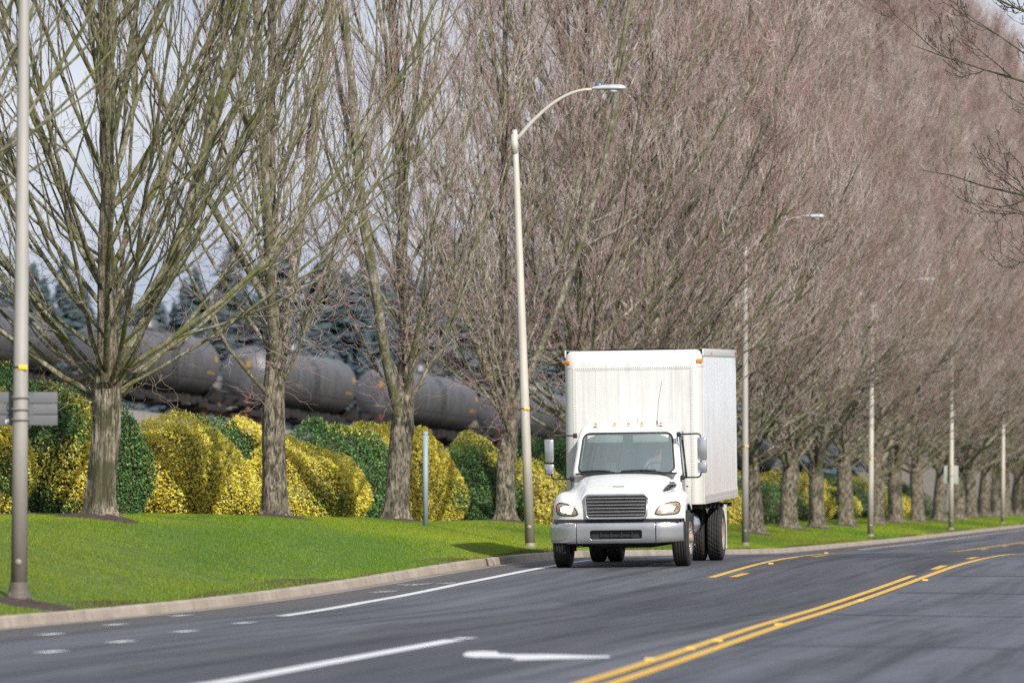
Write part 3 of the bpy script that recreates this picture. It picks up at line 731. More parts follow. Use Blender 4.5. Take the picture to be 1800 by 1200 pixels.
for k in range(26):
    Yk = 168+k*6.2; s_ = Yk/CT; w_ = -8.4-.9*(k%2)
    kind = seq[k]; p = gpos(s_, w_); p.z -= .05
    add_shrub(sh[kind], p, -TH+(k%3)*.2, '%s clipped shrub in the row behind the tree trunks, %s' % (kind if kind != 'mixed' else 'yellow and green', 'hidden mostly by the truck' if k < 6 else 'right of the truck'), sc=(1,1,.95+.1*math.sin(k*1.9)))

# ------------------------------------------------------------------ street furniture
def steel(name, c, dirt=(.16,.13,.10)):
    t = NT(name); co = t.coord(scale=(6,6,.7)); v = t.noise(co, 1.5, 6, .7)
    sp = t.n('ShaderNodeSeparateXYZ'); t.l(t.coord(), sp.inputs[0])
    lo = t.n('ShaderNodeMapRange'); t.l(t.math('ADD', sp.outputs[2], t.math('MULTIPLY', v, 1.5)), lo.inputs[0]); lo.inputs[1].default_value = 4.2; lo.inputs[2].default_value = 1.0
    base = t.ramp(v, [(.3, tuple(x*.8 for x in c)), (.7, c)]); col = t.mix(t.math('MULTIPLY', lo.outputs[0], .72), base, dirt)
    t.set(col, .62, .15); t.bump(t.noise(t.coord(), 20), .1, .01); return t.m
MAT['pole'] = steel('weathered_pole_metal', (.42,.40,.37)); MAT['pole2'] = steel('pale_pole_metal', (.60,.56,.49), (.21,.165,.12))
MAT['lamp'] = simple('cast_lamp_housing', (.50,.50,.51), .5, .2)
MAT['yellow_band'] = simple('yellow_tape', (.75,.52,.02), .5); MAT['black'] = simple('black_rubber', (.012,.012,.013), .6)
MAT['signback'] = simple('aluminium_sign_back', (.13,.135,.14), .65, .1, var=.12, scale=3)
MAT['lens'] = simple('lamp_glass', (.55,.57,.58), .2); MAT['sensor'] = simple('photocell_blue', (.10,.30,.55), .4)
MAT['base_metal'] = simple('pole_base_metal', (.12,.10,.085), .7, .2, bump=.4)
def street_lamp(base_px, base_y, Y, lean, label, mat, H=8.7, r=.10, r1=.055, band=True, hasfoot=False):
    X = px_at(base_px, Y); s_, w_ = sw(X, Y); z = -(base_y-HY)*Y/F_PX; z = min(z, float(ground_z(s_, w_))+.02) if base_px > 100 else z
    z = float(ground_z(s_, w_))-.02 if base_px > 100 else z
    root = empty('street_lamp', (X, Y, z)); tag(root, label, 'street lamp', 'street lamps along the kerb')
    k = MB(); k.tube([(lean*h_, 0, h_) for h_ in (0,2,4,6,8,H)], [r,r*.92,r*.84,r*.74,r*.62,r1], 20); k.build('pole', mat, root)
    b = MB()
    if hasfoot:
        b.lathe([(-.05,.0),(-.05,.165),(.03,.165),(.035,.14),(.10,.13),(.16,r*1.12),(.20,r*1.03)], 24, 'z'); b.box(-.19,.19,-.19,.19,-.09,-.04, bev=.01)
        for q in range(4):
            a_ = PI/4+q*PI/2; b.lathe([(-.04,.0),(-.04,.022),(.06,.022),(.065,.0)], 6, 'z', (.15*math.cos(a_),.15*math.sin(a_),0))
    else: b.lathe([(-.1,r*1.04),(.0,r*1.10),(.10,r*1.06),(.12,r*1.005)], 20, 'z')
    b.build('base', MAT['base_metal'] if hasfoot else mat, root)
    hp = MB(); hp.lathe([(0,.0),(.004,.04),(.012,.045),(.02,.0)], 16, 'y', (.0+lean*.45, -r-.012, .45)); hp.build('access_cover', mat, root)
    if band:
        bd = MB(); hb = 2.9; bd.lathe([(0,r*.885),(0,r*.93),(.02,r*.93),(.02,r*.885)], 20, 'z', (lean*hb,0,hb), 1); bd.box(lean*hb-.02,lean*hb+.095,-r*1.02,-r*.86,hb-.02,hb+.035, 0, .004); bd.build('band', [MAT['yellow_band'], MAT['black']], root)
    # arm reaches over the road
    ex, ey = CT, -ST; tip = lean*H
    arm = MB(); pts = []
    for i in range(12):
        f = i/11; dd = 1.62*f; zz = H-.28+1.15*math.sin(f*PI/2)**.9*(1-.04*f); pts.append((tip+ex*dd, ey*dd, zz))
    arm.tube(pts, [.045-.018*i/11 for i in range(12)], 12); arm.tube([(tip,0,H-.5),(tip,0,H-.1)], .075, 16); arm.build('arm', mat, root)
    e = pts[-1]
    hd = MB()   # cobra head
    prof = [(0,.035,.03),(.08,.055,.05),(.25,.11,.075),(.45,.14,.085),(.6,.13,.08),(.68,.08,.055),(.71,.01,.01)]
    rings = []
    for (d_, hw, hh) in prof:
        rings.append([(e[0]+ex*d_-ey*hw*math.cos(q)*1, e[1]+ey*d_+ex*hw*math.cos(q), e[2]+.015+(hh*math.sin(q) if math.sin(q) > 0 else hh*.45*math.sin(q))) for q in [2*PI*i/16 for i in range(17)]])
    hd.grid(rings); h_ = hd.build('lamp_head', MAT['lamp'], root)
    ln = MB(); ln.sphere((e[0]+ex*.46, e[1]+ey*.46, e[2]-.03), (.12,.10,.065), 14, 8); ln.build('lens', MAT['lens'], h_)
    sn = MB(); sn.lathe([(0,.035),(.06,.035),(.065,.0)], 12, 'z', (e[0]+ex*.16, e[1]+ey*.16, e[2]+.06)); sn.build('sensor', MAT['sensor'], h_)
    return root
L1 = street_lamp(33,1050,71.9,.0085,'thick grey street lamp post nearest the camera at the left edge, signs on it', MAT['pole'], r=.105, hasfoot=True)
L2 = street_lamp(932,948,118.3,-.037,'pale leaning street lamp with curved arm just left of the truck', MAT['pole2'], r=.105, r1=.05)
L3 = street_lamp(1310,945,165,.0,'street lamp post standing right behind the box truck', MAT['pole'], r=.105)
L4 = street_lamp(1530,930,211,.008,'bright bare street lamp post, second to the right of the truck', MAT['pole2'], r=.115)
L5 = street_lamp(1672,918,256,.004,'street lamp post carrying a square sign back', MAT['pole2'], r=.115)
L6 = street_lamp(1763,912,302,.003,'farthest street lamp post, near the right edge', MAT['pole2'], r=.115)
def signs(Y, cx, z0s, half_l, half_r, hgt, label, group, extra=False):
    for k, z in enumerate(z0s):
        m_ = MB(); y = Y+.125
        m_.box(cx-half_l, cx+half_r, y, y+.004, z, z+hgt, bev=.0015)
        for xb in (-.11,.13): m_.box(cx+xb-.03, cx+xb+.03, y-.012, y-.001, z+.004, z+hgt-.004)
        o = m_.build('road_sign', MAT['signback'], None)
        tag(o, label[k], 'sign', group)
        bm_ = MB(); bm_.lathe([(0,.112),(0,.118),(.022,.118),(.022,.112)], 24, 'z', (cx,Y,z+hgt/2-.01)); bm_.build('strap', MAT['pole'], o)
        if extra and k == 2:
            st = MB(); st.box(cx-.20, cx-.15, y-.003, y-.001, z+.03, z+.075); st.build('sticker', MAT['white_sticker'], o)
MAT['white_sticker'] = simple('white_sticker', (.7,.7,.7), .5)
Yp = 71.9; sc1 = F_PX/Yp
xc = L1.location.x+.0085*2.3
signs(Yp, xc, [(HY-y_)/sc1 for y_ in (708,729,747)], .46, .46, .150-.008, ['top one of three grey sign backs strapped to the nearest lamp post','middle one of three grey sign backs strapped to the nearest lamp post','bottom grey sign back with a small white sticker, on the nearest lamp post'], 'sign backs on the near lamp post', True)
Y5 = 256; x5 = L5.location.x
MAT['signback2'] = simple('pale_sign_back', (.30,.33,.29), .6)
m_ = MB(); m_.box(x5-.31, x5+.33, Y5+.13, Y5+.135, (HY-850)/39., (HY-818)/39., bev=.002); so = m_.build('road_sign', MAT['signback2'], None); tag(so, 'square greenish grey sign back on the distant lamp post', 'sign')
bm_ = MB(); bm_.lathe([(0,.115),(0,.121),(.03,.121),(.03,.115)], 16, 'z', (x5,Y5,.6)); bm_.build('strap', MAT['pole'], so)
# grey post
s_ = from_px(748, -3.4); p = gpos(s_, -3.4); scp = F_PX/p.y
MAT['bluegrey'] = steel('blue_grey_post_paint', (.30,.37,.42), (.26,.33,.37))
root = empty('metal_post', p); tag(root, 'plain blue grey metal post standing alone on the lawn', 'post')
hp_ = (HY-760)/scp - p.z
k = MB(); k.lathe([(-.1,.0),(-.1,.055),(hp_-.02,.055),(hp_-.02,.0)], 20, 'z'); k.build('shaft', MAT['bluegrey'], root)
k = MB(); k.lathe([(hp_-.045,.059),(hp_+.0,.060),(hp_+.02,.05),(hp_+.028,.0)], 20, 'z'); k.build('cap', MAT['bluegrey'], root)

# ------------------------------------------------------------------ tank train
MAT['tank'] = None
t = NT('sooty_tank_steel'); co = t.coord(scale=(3,.6,.6)); v = t.noise(co, 1.3, 6, .7, .6)
c = t.ramp(v, [(.3,(.07,.07,.076)), (.55,(.13,.13,.14)), (.8,(.17,.17,.18))]); t.set(c, .5, .3); t.b.inputs['Specular IOR Level'].default_value = .4; MAT['tank'] = t.m
MAT['underframe'] = simple('dark_running_gear', (.018,.016,.015), .8, var=.4); MAT['orange'] = simple('orange_mark', (.34,.19,.04), .6); MAT['rust'] = simple('rusty_steel', (.16,.075,.035), .8, var=.4)
MAT['steelr'] = simple('worn_rail_steel', (.30,.29,.28), .4, .7); MAT['tie'] = simple('timber_sleeper', (.06,.05,.04), .9)
MAT['gravel'] = simple('track_ballast', (.20,.18,.16), .95, var=.45, scale=9, bump=1); MAT['redlamp'] = simple('red_reflector', (.28,.04,.03), .5); MAT['palegrey'] = simple('pale_grey_steel', (.45,.46,.48), .6)
def tank_car():
    R = 1.50; zc = 2.75; Lh = 5.8
    ts = {}
    b = MB(); prof = []
    for i in range(9): a_ = PI/2*i/8; prof.append((-Lh-.85*math.cos(a_), R*math.sin(a_)+.001))
    for x_ in np.linspace(-Lh+.2, Lh-.2, 12): prof.append((x_, R))
    for i in range(8,-1,-1): a_ = PI/2*i/8; prof.append((Lh+.85*math.cos(a_), R*math.sin(a_)+.001))
    b.lathe(prof, 40, 'x', (0,0,zc))
    for x_ in (-5,-2,2,5): b.lathe([(0,R+.004),(0,R+.02),(.06,R+.02),(.06,R+.004)], 40, 'x', (x_,0,zc))
    ts['tank'] = (b, 'tank')
    d = MB(); d.lathe([(R-.1,.55),(R+.42,.55),(R+.5,.45),(R+.52,.0)], 24, 'z', (0,0,zc)); d.box(-1.5,1.5,-.5,.5,zc+R-.05,zc+R+.08)
    for x_ in (-1.5,1.5):
        for y_ in (-.5,.5): d.tube([(x_,y_,zc+R),(x_,y_,zc+R+.9)], .02)
    for y_ in (-.5,.5): d.tube([(-1.5,y_,zc+R+.9),(1.5,y_,zc+R+.9)], .02)
    ts['dome'] = (d, 'tank')
    f = MB(); f.box(-8.7,8.7,-.32,.32,.98,1.28)
    for sx in (-1,1):
        f.box(sx*8.7-.12,sx*8.7+.12,-1.4,1.4,.95,1.35); f.box(sx*6.6-.3,sx*6.6+.3,-1.25,1.25,1.0,1.5); f.box(sx*8.9-.3,sx*8.9+.3,-.12,.12,.8,1.0)
        for k_ in range(7): f.box(sx*(.6+k_*.75)-.25,sx*(.6+k_*.75)+.2,-1.1,1.1,.55+.1*(k_%3),1.0+.08*(k_%2))
        for sy in (-1,1): f.box(sx*7.7-1.0,sx*7.7+1.0,sy*1.42-.03,sy*1.42+.03,1.15,1.30)
    ts['underframe'] = (f, 'underframe')
    for sy in (-1,1):
        f2 = MB(); f2.tube([(-8.5,sy*1.5,1.95),(8.5,sy*1.5,1.95)], .03)
        for x_ in (-8.5,-6.6,6.6,8.5): f2.tube([(x_,sy*1.5,1.1),(x_,sy*1.5,2.0)], .025)
        ts['handrail%d' % sy] = (f2, 'underframe')
    return ts, R, zc
parts, R, zc = tank_car()
def car_tree():
    root = empty('tank_car')
    for nm, (b, mt) in parts.items(): b.build(nm.rstrip('-1'), MAT[mt], root)
    for sx in (-1,1):
        bo = MB()
        for sy in (-1,1): bo.box(sx*6.6-1.2,sx*6.6+1.2,sy*1.0-.08,sy*1.0+.08,.42,.72,bev=.03)
        bo.box(sx*6.6-.25,sx*6.6+.25,-1.05,1.05,.45,.8); bg = bo.build('bogie', MAT['underframe'], root)
        for dx in (-.88,.88):
            wq = MB()
            for sy in (-1,1): wq.lathe([(-.06,.0),(-.06,.42),(0,.46),(.07,.42),(.07,.2),(.05,.0)], 24, 'y', (sx*6.6+dx, sy*.75, .46))
            wq.tube([(sx*6.6+dx,-.75,.46),(sx*6.6+dx,.75,.46)], .07); wq.build('wheelset', MAT['rust'], bg)
    ld = MB()
    for x_ in (-.25,.25): ld.tube([(x_,-1.62,1.2),(x_,-1.62,zc+.6),(x_,-1.1,zc+R*.8)], .02)
    for q in range(8): ld.tube([(-.25,-1.62,1.35+q*.28),(.25,-1.62,1.35+q*.28)], .014)
    ld.build('ladder', MAT['underframe'], root)
    mk = MB()
    def plate(x0,x1,z0,z1,side):
        n_ = 5; rows = []
        for i in range(n_+1):
            z = z0+(z1-z0)*i/n_; rr = R+.012; y = side*math.sqrt(max(rr*rr-(z-zc)**2,0)); rows.append([(x0,y,z),(x1,y,z)])
        mk.grid(rows)
    for side in (-1,1):
        plate(-5.7,-5.3,zc+.3,zc+.7,side); plate(4.4,5.3,zc-.5,zc-.38,side); plate(5.3,5.6,zc+.15,zc+.45,side)
    for sx in (-1,1): mk.box(sx*6.66-.005, sx*6.66+.005, -.5,-.25, zc+.3, zc+.65)
    mk.build('marking', MAT['orange'], root)
    rl = MB(); rl.box(-8.86,-8.83,-1.28,-1.18,1.15,1.45); rl.build('reflector', MAT['redlamp'], root)
    return root
def copy_tree(o, parent=None):
    c = o.copy(); C.objects.link(c); c.parent = parent
    for ch in list(o.children): copy_tree(ch, c)
    return c
c0 = car_tree()
ang = math.atan2(TD[1], TD[0])
labs = ['black tank wagon at the far left, behind the lamp post and signs','black tank wagon behind the trunk of the nearest big tree','black tank wagon between the nearest big tree and the second tree','black tank wagon with orange marks behind the large green dome shrub','black tank wagon seen between the third and fourth trees','black tank wagon just left of the truck, behind the leaning lamp post','black tank wagon hidden behind the truck cab','black tank wagon farthest along the train']
pitch = 18.9
for k in range(8):
    o = c0 if k == 0 else copy_tree(c0)
    a = (k-2.5)*pitch; p = TQ+TD*a; z = 3.55+TSL*a
    o.location = (p[0], p[1], z); o.rotation_euler = (0, -math.atan(TSL), ang); o.rotation_euler = Matrix.Rotation(ang,4,'Z').to_3x3().to_4x4().to_euler()
    mrot = Matrix.Rotation(ang,4,'Z') @ Matrix.Rotation(-math.atan(TSL),4,'Y'); o.rotation_euler = mrot.to_euler()
    tag(o, labs[k], 'tank wagon', 'black tank wagons standing on the embankment')
# rails, sleepers, ballast
rb = MB(); tb = MB(); bb = []
for side in (-.75,.75):
    A0 = -150; A1 = 150
    nx, ny = TD[1], -TD[0]
    p0 = TQ+TD*A0+np.array([nx,ny])*side; p1 = TQ+TD*A1+np.array([nx,ny])*side
    for dz, r_ in ((-.06,.045),): rb.tube([(p0[0],p0[1],3.55+TSL*A0+dz),(p1[0],p1[1],3.55+TSL*A1+dz)], r_, 6)
o = rb.build('railway_rails', MAT['steelr']); tag(o, kind='structure')
for q in range(430):
    a = -150+q*.7; p = TQ+TD*a; z = 3.55+TSL*a; u = TD; n_ = np.array([TD[1],-TD[0]])
    vs = []
    for dz in (-.28,-.11):
        for (c1, c2) in ((-.11,-1.3),(.11,-1.3),(.11,1.3),(-.11,1.3)): w2 = p+u*c1+n_*c2; vs.append((w2[0],w2[1],z+dz))
    tb.add(vs, [(0,1,2,3)[::-1],(4,5,6,7),(0,1,5,4),(1,2,6,5),(2,3,7,6),(3,0,4,7)])
o = tb.build('railway_sleepers', MAT['tie'], recalc=False); tag(o, kind='structure')
rows = []
n_ = np.array([TD[1],-TD[0]])
for a in np.arange(-155,156,2.):
    p = TQ+TD*a; z = 3.55+TSL*a; row = []
    for (d_, dz) in ((-5,-2.2),(-2.6,-.33),(-1.9,-.18),(-.9,-.17),(0,-.19),(.9,-.17),(1.9,-.18),(2.6,-.33),(5,-2.2)):
        w2 = p+n_*d_; row.append((w2[0],w2[1],z+dz+random.uniform(-.02,.02)))
    rows.append(row)
g_ = MB(); g_.grid(rows); o = g_.build('railway_ballast', MAT['gravel']); tag(o, kind='structure')

# ------------------------------------------------------------------ far conifers
def conifers():
    r = np.random.default_rng(3); VV = []; TT = []; b = 0
    for k in range(430):
        Y = r.uniform(600, 900); x = (r.uniform(-250, 1500)-CX)/F_PX*Y; s, w = sw(x, Y)
        z0 = float(ground_z(s, w))-.5; H = r.uniform(6, 12)+4*max(0, math.sin(x*.09+2))+ (5 if r.random() < .12 else 0); R_ = H*r.uniform(.22,.42)
        nb = 260; hh = r.uniform(.06,1,nb)**.9; q = r.uniform(0,2*PI,nb); rr = R_*(1-hh)**.6*r.uniform(.45,1.15,nb)+.1
        c = np.stack([x+0*q, Y+0*q, z0+hh*H+.2], -1); tip = np.stack([x+rr*np.cos(q), Y+rr*np.sin(q), z0+hh*H-rr*.35], -1)
        sd = np.stack([-np.sin(q), np.cos(q), 0*q], -1)*(rr*.35+.12)[:,None]; mid = (c+tip)/2
        V = np.empty((nb,4,3)); V[:,0] = c; V[:,1] = mid+sd-[0,0,.3]; V[:,2] = tip; V[:,3] = mid-sd-[0,0,.3]
        VV.append(V.reshape(-1,3)); TT.append(np.arange(nb*4).reshape(-1,4)+b); b += nb*4
    return npmesh('conifer_wood', np.concatenate(VV), np.concatenate(TT), smooth=False)
t = NT('hazy_conifer_needles'); t.set(t.ramp(t.noise(t.coord(), .05, 4), [(.3,(.040,.066,.078)), (.7,(.070,.108,.122))]), .9)  # distance haze is painted into the needles as a lighter, bluer colour
tag(link('conifer_wood', conifers(), None, [t.m]), 'dim blue green conifer wood on the hill far behind the train', 'wood', kind='stuff')

#TRUCK_BEGIN
# ------------------------------------------------------------------ box truck
TT_ = math.radians(7.8); ax = 2.024; ay = 103.2
tx_ = np.array([math.cos(TT_), -math.sin(TT_)]); ty_ = np.array([math.sin(TT_), math.cos(TT_)])
def rz_at(ly, lx=0):
    x = ax+tx_[0]*lx+ty_[0]*ly; y = ay+tx_[1]*lx+ty_[1]*ly; s, w = sw(x, y); return float(road_z(s, w))+.002
WB = 5.6
zf, zr = rz_at(0), rz_at(WB)
pitch_ = math.atan((zr-zf)/WB); roll_ = math.atan((rz_at(0,1.1)-rz_at(0,-1.1))/2.2)
print('truck ground', zf, zr, math.degrees(pitch_), math.degrees(roll_))
truck = empty('box_truck', (ax, ay, zf))
truck.rotation_euler = (Matrix.Rotation(-TT_, 4, 'Z') @ Matrix.Rotation(pitch_, 4, 'X') @ Matrix.Rotation(-roll_, 4, 'Y')).to_euler()
tag(truck, 'white medium duty box truck with lit headlights driving towards the camera', 'truck')
def paintmat(name, c, rough=.3, dirt=(.30,.25,.19), z0=.9, z1=1.6, amt=.35, streak=(2.5,2.5,.6), coat=.5, spots=0.):
    t = NT(name); co = t.coord(); v = t.noise(t.coord(scale=streak), 2.2, 7, .7)
    sp = t.n('ShaderNodeSeparateXYZ'); t.l(co, sp.inputs[0])
    mr = t.n('ShaderNodeMapRange'); t.l(sp.outputs[2], mr.inputs[0]); mr.inputs[1].default_value = z1; mr.inputs[2].default_value = z0
    f = t.math('MULTIPLY', t.math('MULTIPLY', mr.outputs[0], amt), t.ramp(v, [(.3,.15),(.65,1.)]))
    base = t.ramp(t.noise(co, 3, 6, .7), [(.3, tuple(x*.92 for x in c)), (.7, c)])
    if spots:
        s2 = t.ramp(t.noise(t.coord(scale=(1,1,.5)), 26, 5, .8), [(.30,(1,1,1)),(.36,(0,0,0))]); base = t.mix(t.math('MULTIPLY', s2, spots), base, (.30,.27,.22))
        s3 = t.ramp(t.noise(t.coord(scale=(9,9,.35)), 1.5, 5, .7), [(.35,.84),(.6,1.)]); base = t.mix(1., base, s3, 'MULTIPLY')
    t.set(t.mix(f, base, dirt), t.ramp(v, [(.3,rough),(.7,rough+.15)])); t.b.inputs['Coat Weight'].default_value = coat; t.b.inputs['Coat Roughness'].default_value = .12
    return t.m
MAT['white'] = paintmat('white_cab_paint', (.75,.75,.745), .32, amt=.18)
MAT['boxwhite'] = paintmat('dull_white_box_panel', (.64,.638,.62), .5, (.36,.28,.19), 1.1, 2.0, .45, (5,5,.5), .05, spots=.3)
MAT['boxside'] = paintmat('streaked_aluminium_side', (.76,.77,.80), .28, (.42,.30,.20), 1.1, 3.1, .8, (9,9,.4), .05, spots=.3)
MAT['post'] = paintmat('pale_corner_aluminium', (.68,.67,.64), .32, (.38,.30,.2), 1.1, 2.6, .45, (6,6,.5), .0)
MAT['post'].node_tree.nodes['Principled BSDF'].inputs['Metallic'].default_value = .25
MAT['rivet'] = simple('dull_rivet', (.30,.27,.23), .6)
MAT['chrome'] = simple('brushed_chrome', (.60,.61,.63), .22, .9, var=.04)
MAT['bumper'] = simple('grey_bumper_metal', (.42,.43,.45), .28, .75, var=.08, scale=3)
MAT['grillebar'] = simple('grille_bar_silver', (.46,.47,.48), .35, .5, var=.05)
MAT['dark'] = simple('black_plastic', (.014,.014,.015), .5); MAT['chassis'] = simple('dirty_chassis', (.022,.02,.018), .85, var=.5)
MAT['tyre'] = simple('tyre_rubber', (.022,.021,.021), .8, var=.3, scale=10, bump=.2); MAT['amber'] = simple('amber_lens', (.75,.22,.01), .25)
MAT['red'] = simple('red_lens', (.6,.015,.03), .3); MAT['rim'] = simple('rusty_cream_rim', (.30,.235,.19), .6, .1, var=.35, scale=14)
MAT['flap'] = simple('white_mud_flap', (.52,.51,.48), .6); MAT['seat'] = simple('grey_seat_cloth', (.10,.105,.11), .9)
MAT['cabin'] = simple('grey_cab_lining', (.16,.17,.175), .8); MAT['skin'] = simple('skin', (.50,.30,.21), .55); MAT['shirt'] = simple('light_grey_shirt', (.34,.36,.38), .9); MAT['hair'] = simple('dark_hair', (.03,.022,.016), .8)
t = NT('windscreen_glass'); t.t.nodes.remove(t.b)
gl = t.n('ShaderNodeBsdfGlossy'); gl.inputs['Roughness'].default_value = .04; gl.inputs['Color'].default_value = (.85,.93,.95,1)
tp = t.n('ShaderNodeBsdfTransparent'); tp.inputs[0].default_value = (.60,.67,.68,1); df = t.n('ShaderNodeBsdfDiffuse'); df.inputs[0].default_value = (.36,.43,.44,1)
m1_ = t.n('ShaderNodeMixShader'); m1_.inputs[0].default_value = .26; t.l(tp.outputs[0], m1_.inputs[1]); t.l(df.outputs[0], m1_.inputs[2])
fr = t.n('ShaderNodeFresnel'); fr.inputs[0].default_value = 1.5; m2_ = t.n('ShaderNodeMixShader'); t.l(t.math('MULTIPLY_ADD', fr.outputs[0], 1.0, .06), m2_.inputs[0]); t.l(m1_.outputs[0], m2_.inputs[1]); t.l(gl.outputs[0], m2_.inputs[2]); t.l(m2_.outputs[0], t.out.inputs[0])
MAT['glass'] = t.m
t = NT('headlamp_lens'); t.t.nodes.remove(t.b)
gl = t.n('ShaderNodeBsdfGlossy'); gl.inputs['Roughness'].default_value = .08; tp = t.n('ShaderNodeBsdfTransparent'); tp.inputs[0].default_value = (.9,.9,.9,1)
m2_ = t.n('ShaderNodeMixShader'); m2_.inputs[0].default_value = .14; t.l(tp.outputs[0], m2_.inputs[1]); t.l(gl.outputs[0], m2_.inputs[2]); t.l(m2_.outputs[0], t.out.inputs[0]); MAT['hlens'] = t.m
t = NT('lit_bulb'); t.set((1,.85,.6), .3); t.b.inputs['Emission Color'].default_value = (1,.76,.44,1); t.b.inputs['Emission Strength'].default_value = 9; MAT['bulb'] = t.m
MAT['hreflect'] = simple('headlamp_reflector', (.50,.41,.30), .35, .4, var=.2, scale=22)

def cr(P, n):
    """Catmull-Rom refinement along axis 0"""
    P = np.asarray(P, float); out = []
    for i in range(len(P)-1):
        p0 = P[max(i-1,0)]; p1 = P[i]; p2 = P[i+1]; p3 = P[min(i+2,len(P)-1)]
        for k in range(n):
            q = k/n; out.append(.5*((2*p1)+(-p0+p2)*q+(2*p0-5*p1+4*p2-p3)*q*q+(-p0+3*p1-3*p2+p3)*q**3))
    out.append(P[-1]); return np.array(out)
cols = {
 0.0: [(-1.00,.865),(-1.02,1.08),(-1.01,1.30),(-.93,1.375),(-.6,1.46),(-.2,1.55),(.2,1.63),(.50,1.68)],
 .30: [(-1.00,.865),(-1.015,1.08),(-1.005,1.30),(-.925,1.37),(-.6,1.455),(-.2,1.545),(.2,1.625),(.50,1.675)],
 .56: [(-.99,.865),(-1.0,1.08),(-.98,1.285),(-.90,1.345),(-.58,1.43),(-.2,1.52),(.2,1.605),(.52,1.66)],
 .66: [(-.98,.865),(-.985,1.06),(-.945,1.22),(-.85,1.285),(-.56,1.375),(-.18,1.48),(.2,1.58),(.53,1.645)],
 .78: [(-.955,.865),(-.95,1.05),(-.89,1.185),(-.77,1.255),(-.52,1.325),(-.14,1.41),(.22,1.52),(.55,1.61)],
 .92: [(-.90,.865),(-.89,1.04),(-.82,1.19),(-.68,1.29),(-.45,1.345),(-.08,1.38),(.27,1.42),(.57,1.49)],
 1.04: [(-.82,.865),(-.81,1.03),(-.745,1.18),(-.61,1.295),(-.40,1.355),(-.05,1.37),(.3,1.365),(.60,1.37)],
 1.13: [(-.71,.865),(-.70,1.01),(-.65,1.14),(-.54,1.245),(-.36,1.315),(-.04,1.33),(.3,1.31),(.62,1.26)],
 1.185: [(-.60,.865),(-.59,.99),(-.55,1.09),(-.47,1.17),(-.31,1.235),(-.03,1.25),(.28,1.22),(.62,1.12)],
 1.20: [(-.57,.80),(-.565,.90),(-.53,.975),(-.45,1.045),(-.30,1.10),(-.01,1.12),(.27,1.10),(.58,1.0)],
}
xs = sorted(cols); G = [[(x, *cols[x][r]) for r in range(8)] for x in xs]
G = [[(-p[0],p[1],p[2]) for p in row] for row in G[:0:-1]]+G
G = cr(G, 5); G = np.transpose(cr(np.transpose(G,(1,0,2)), 6), (1,0,2))
hood = MB(); hood.grid(G.tolist())
ho = hood.build('hood', MAT['white'], truck)
so_ = ho.modifiers.new('thick','SOLIDIFY'); so_.thickness = .02; so_.offset = -1
bvh = BVHTree.FromPolygons([Vector(v) for v in hood.v], hood.f)
def onhood(x, z, off=.006):
    h = bvh.ray_cast(Vector((x,-3,z)), Vector((0,1,0)))
    if h[0] is None: return Vector((x,-.6,z))
    return Vector((x, h[0].y-off, z))
def outline_patch(name, pts, off0, mat, parent, n=6, smooth=True):
    """a patch following the hood inside a closed outline, built as concentric rings"""
    pc = np.array(pts); P = cr(np.vstack([pc, pc[:1]]), 5)[:-1]; c = P.mean(0); b = MB(); rings = []
    for k in range(n+1):
        f = 1-k/n*.999; rings.append([onhood(c[0]+(q[0]-c[0])*f, c[1]+(q[1]-c[1])*f, off0) for q in P])
    b.grid([[*r, r[0]] for r in rings], smooth=smooth); return b.build(name, mat, parent, weld=True), P, c
def rim_tube(name, P, off0, r, mat, parent):
    b = MB(); pts = [onhood(q[0], q[1], off0) for q in P]; b.tube(pts+[pts[0]], r, 8); return b.build(name, mat, parent)
# headlights
for sgn in (-1,1):
    hl = [(.70,.965),(.735,1.045),(.80,1.105),(.92,1.15),(1.05,1.17),(1.11,1.135),(1.12,1.06),(1.10,.985),(1.04,.955),(.88,.945),(.76,.945)]
    hl = [(sgn*x, z) for x, z in hl]
    back, P, c = outline_patch('headlight', hl, .004, MAT['hreflect'], truck)
    rim_tube('bezel', P, .008, .011, MAT['dark'], back)
    P_in = [((q[0]-c[0])*.93+c[0], (q[1]-c[1])*.9+c[1]) for q in P]
    outline_patch('lens', [((q[0]-c[0])*.97+c[0], (q[1]-c[1])*.97+c[1]) for q in P[::5]], .030, MAT['hlens'], back)
    for (bx, bz, br) in ((.84,1.045,.075),(.955,1.05,.055)):
        p = onhood(sgn*bx, bz, .010); m_ = MB(); m_.sphere(p, (br*1.35,.008,br), 16, 10); m_.build('bulb', MAT['bulb'], back)
        m_ = MB(); p = onhood(sgn*1.02, 1.05, .008); m_.sphere(p, (.045,.012,.05), 14, 8); m_.build('reflector', MAT['chrome'], back)
        m_ = MB(); p = onhood(sgn*1.075, 1.08, .010); m_.sphere(p, (.028,.012,.05), 12, 8); m_.build('turn_signal', MAT['amber'], back)
# grille
gr = MB()
def rrect(x0,x1,z0,z1,r,n=6):
    o = []
    for (cx_, cz_, a0_) in ((x1-r,z1-r,0),(x0+r,z1-r,90),(x0+r,z0+r,180),(x1-r,z0+r,270)):
        for k in range(n+1): a_ = math.radians(a0_+90*k/n); o.append((cx_+r*math.cos(a_), cz_+r*math.sin(a_)))
    return o
def gyf(x): return -1.062+.03*(abs(x)/.57)**2
o_ = [(x, z+(.012*(1-(x/.57)**2) if z > 1.1 else 0)) for x, z in rrect(-.568,.568,.885,1.30,.07)]
o_ = [(x*(1-.05*(1.3-z)/.42), z) for x, z in o_]
pts = [(x, gyf(x), z) for x, z in o_]
gr.tube(pts+[pts[0]], .024, 8); gro = gr.build('grille', MAT['bumper'], truck)
b = MB(); b.add([(x, gyf(0)+.022, z) for x, z in o_], [tuple(range(len(o_)))]); b.build('backing', MAT['dark'], gro)
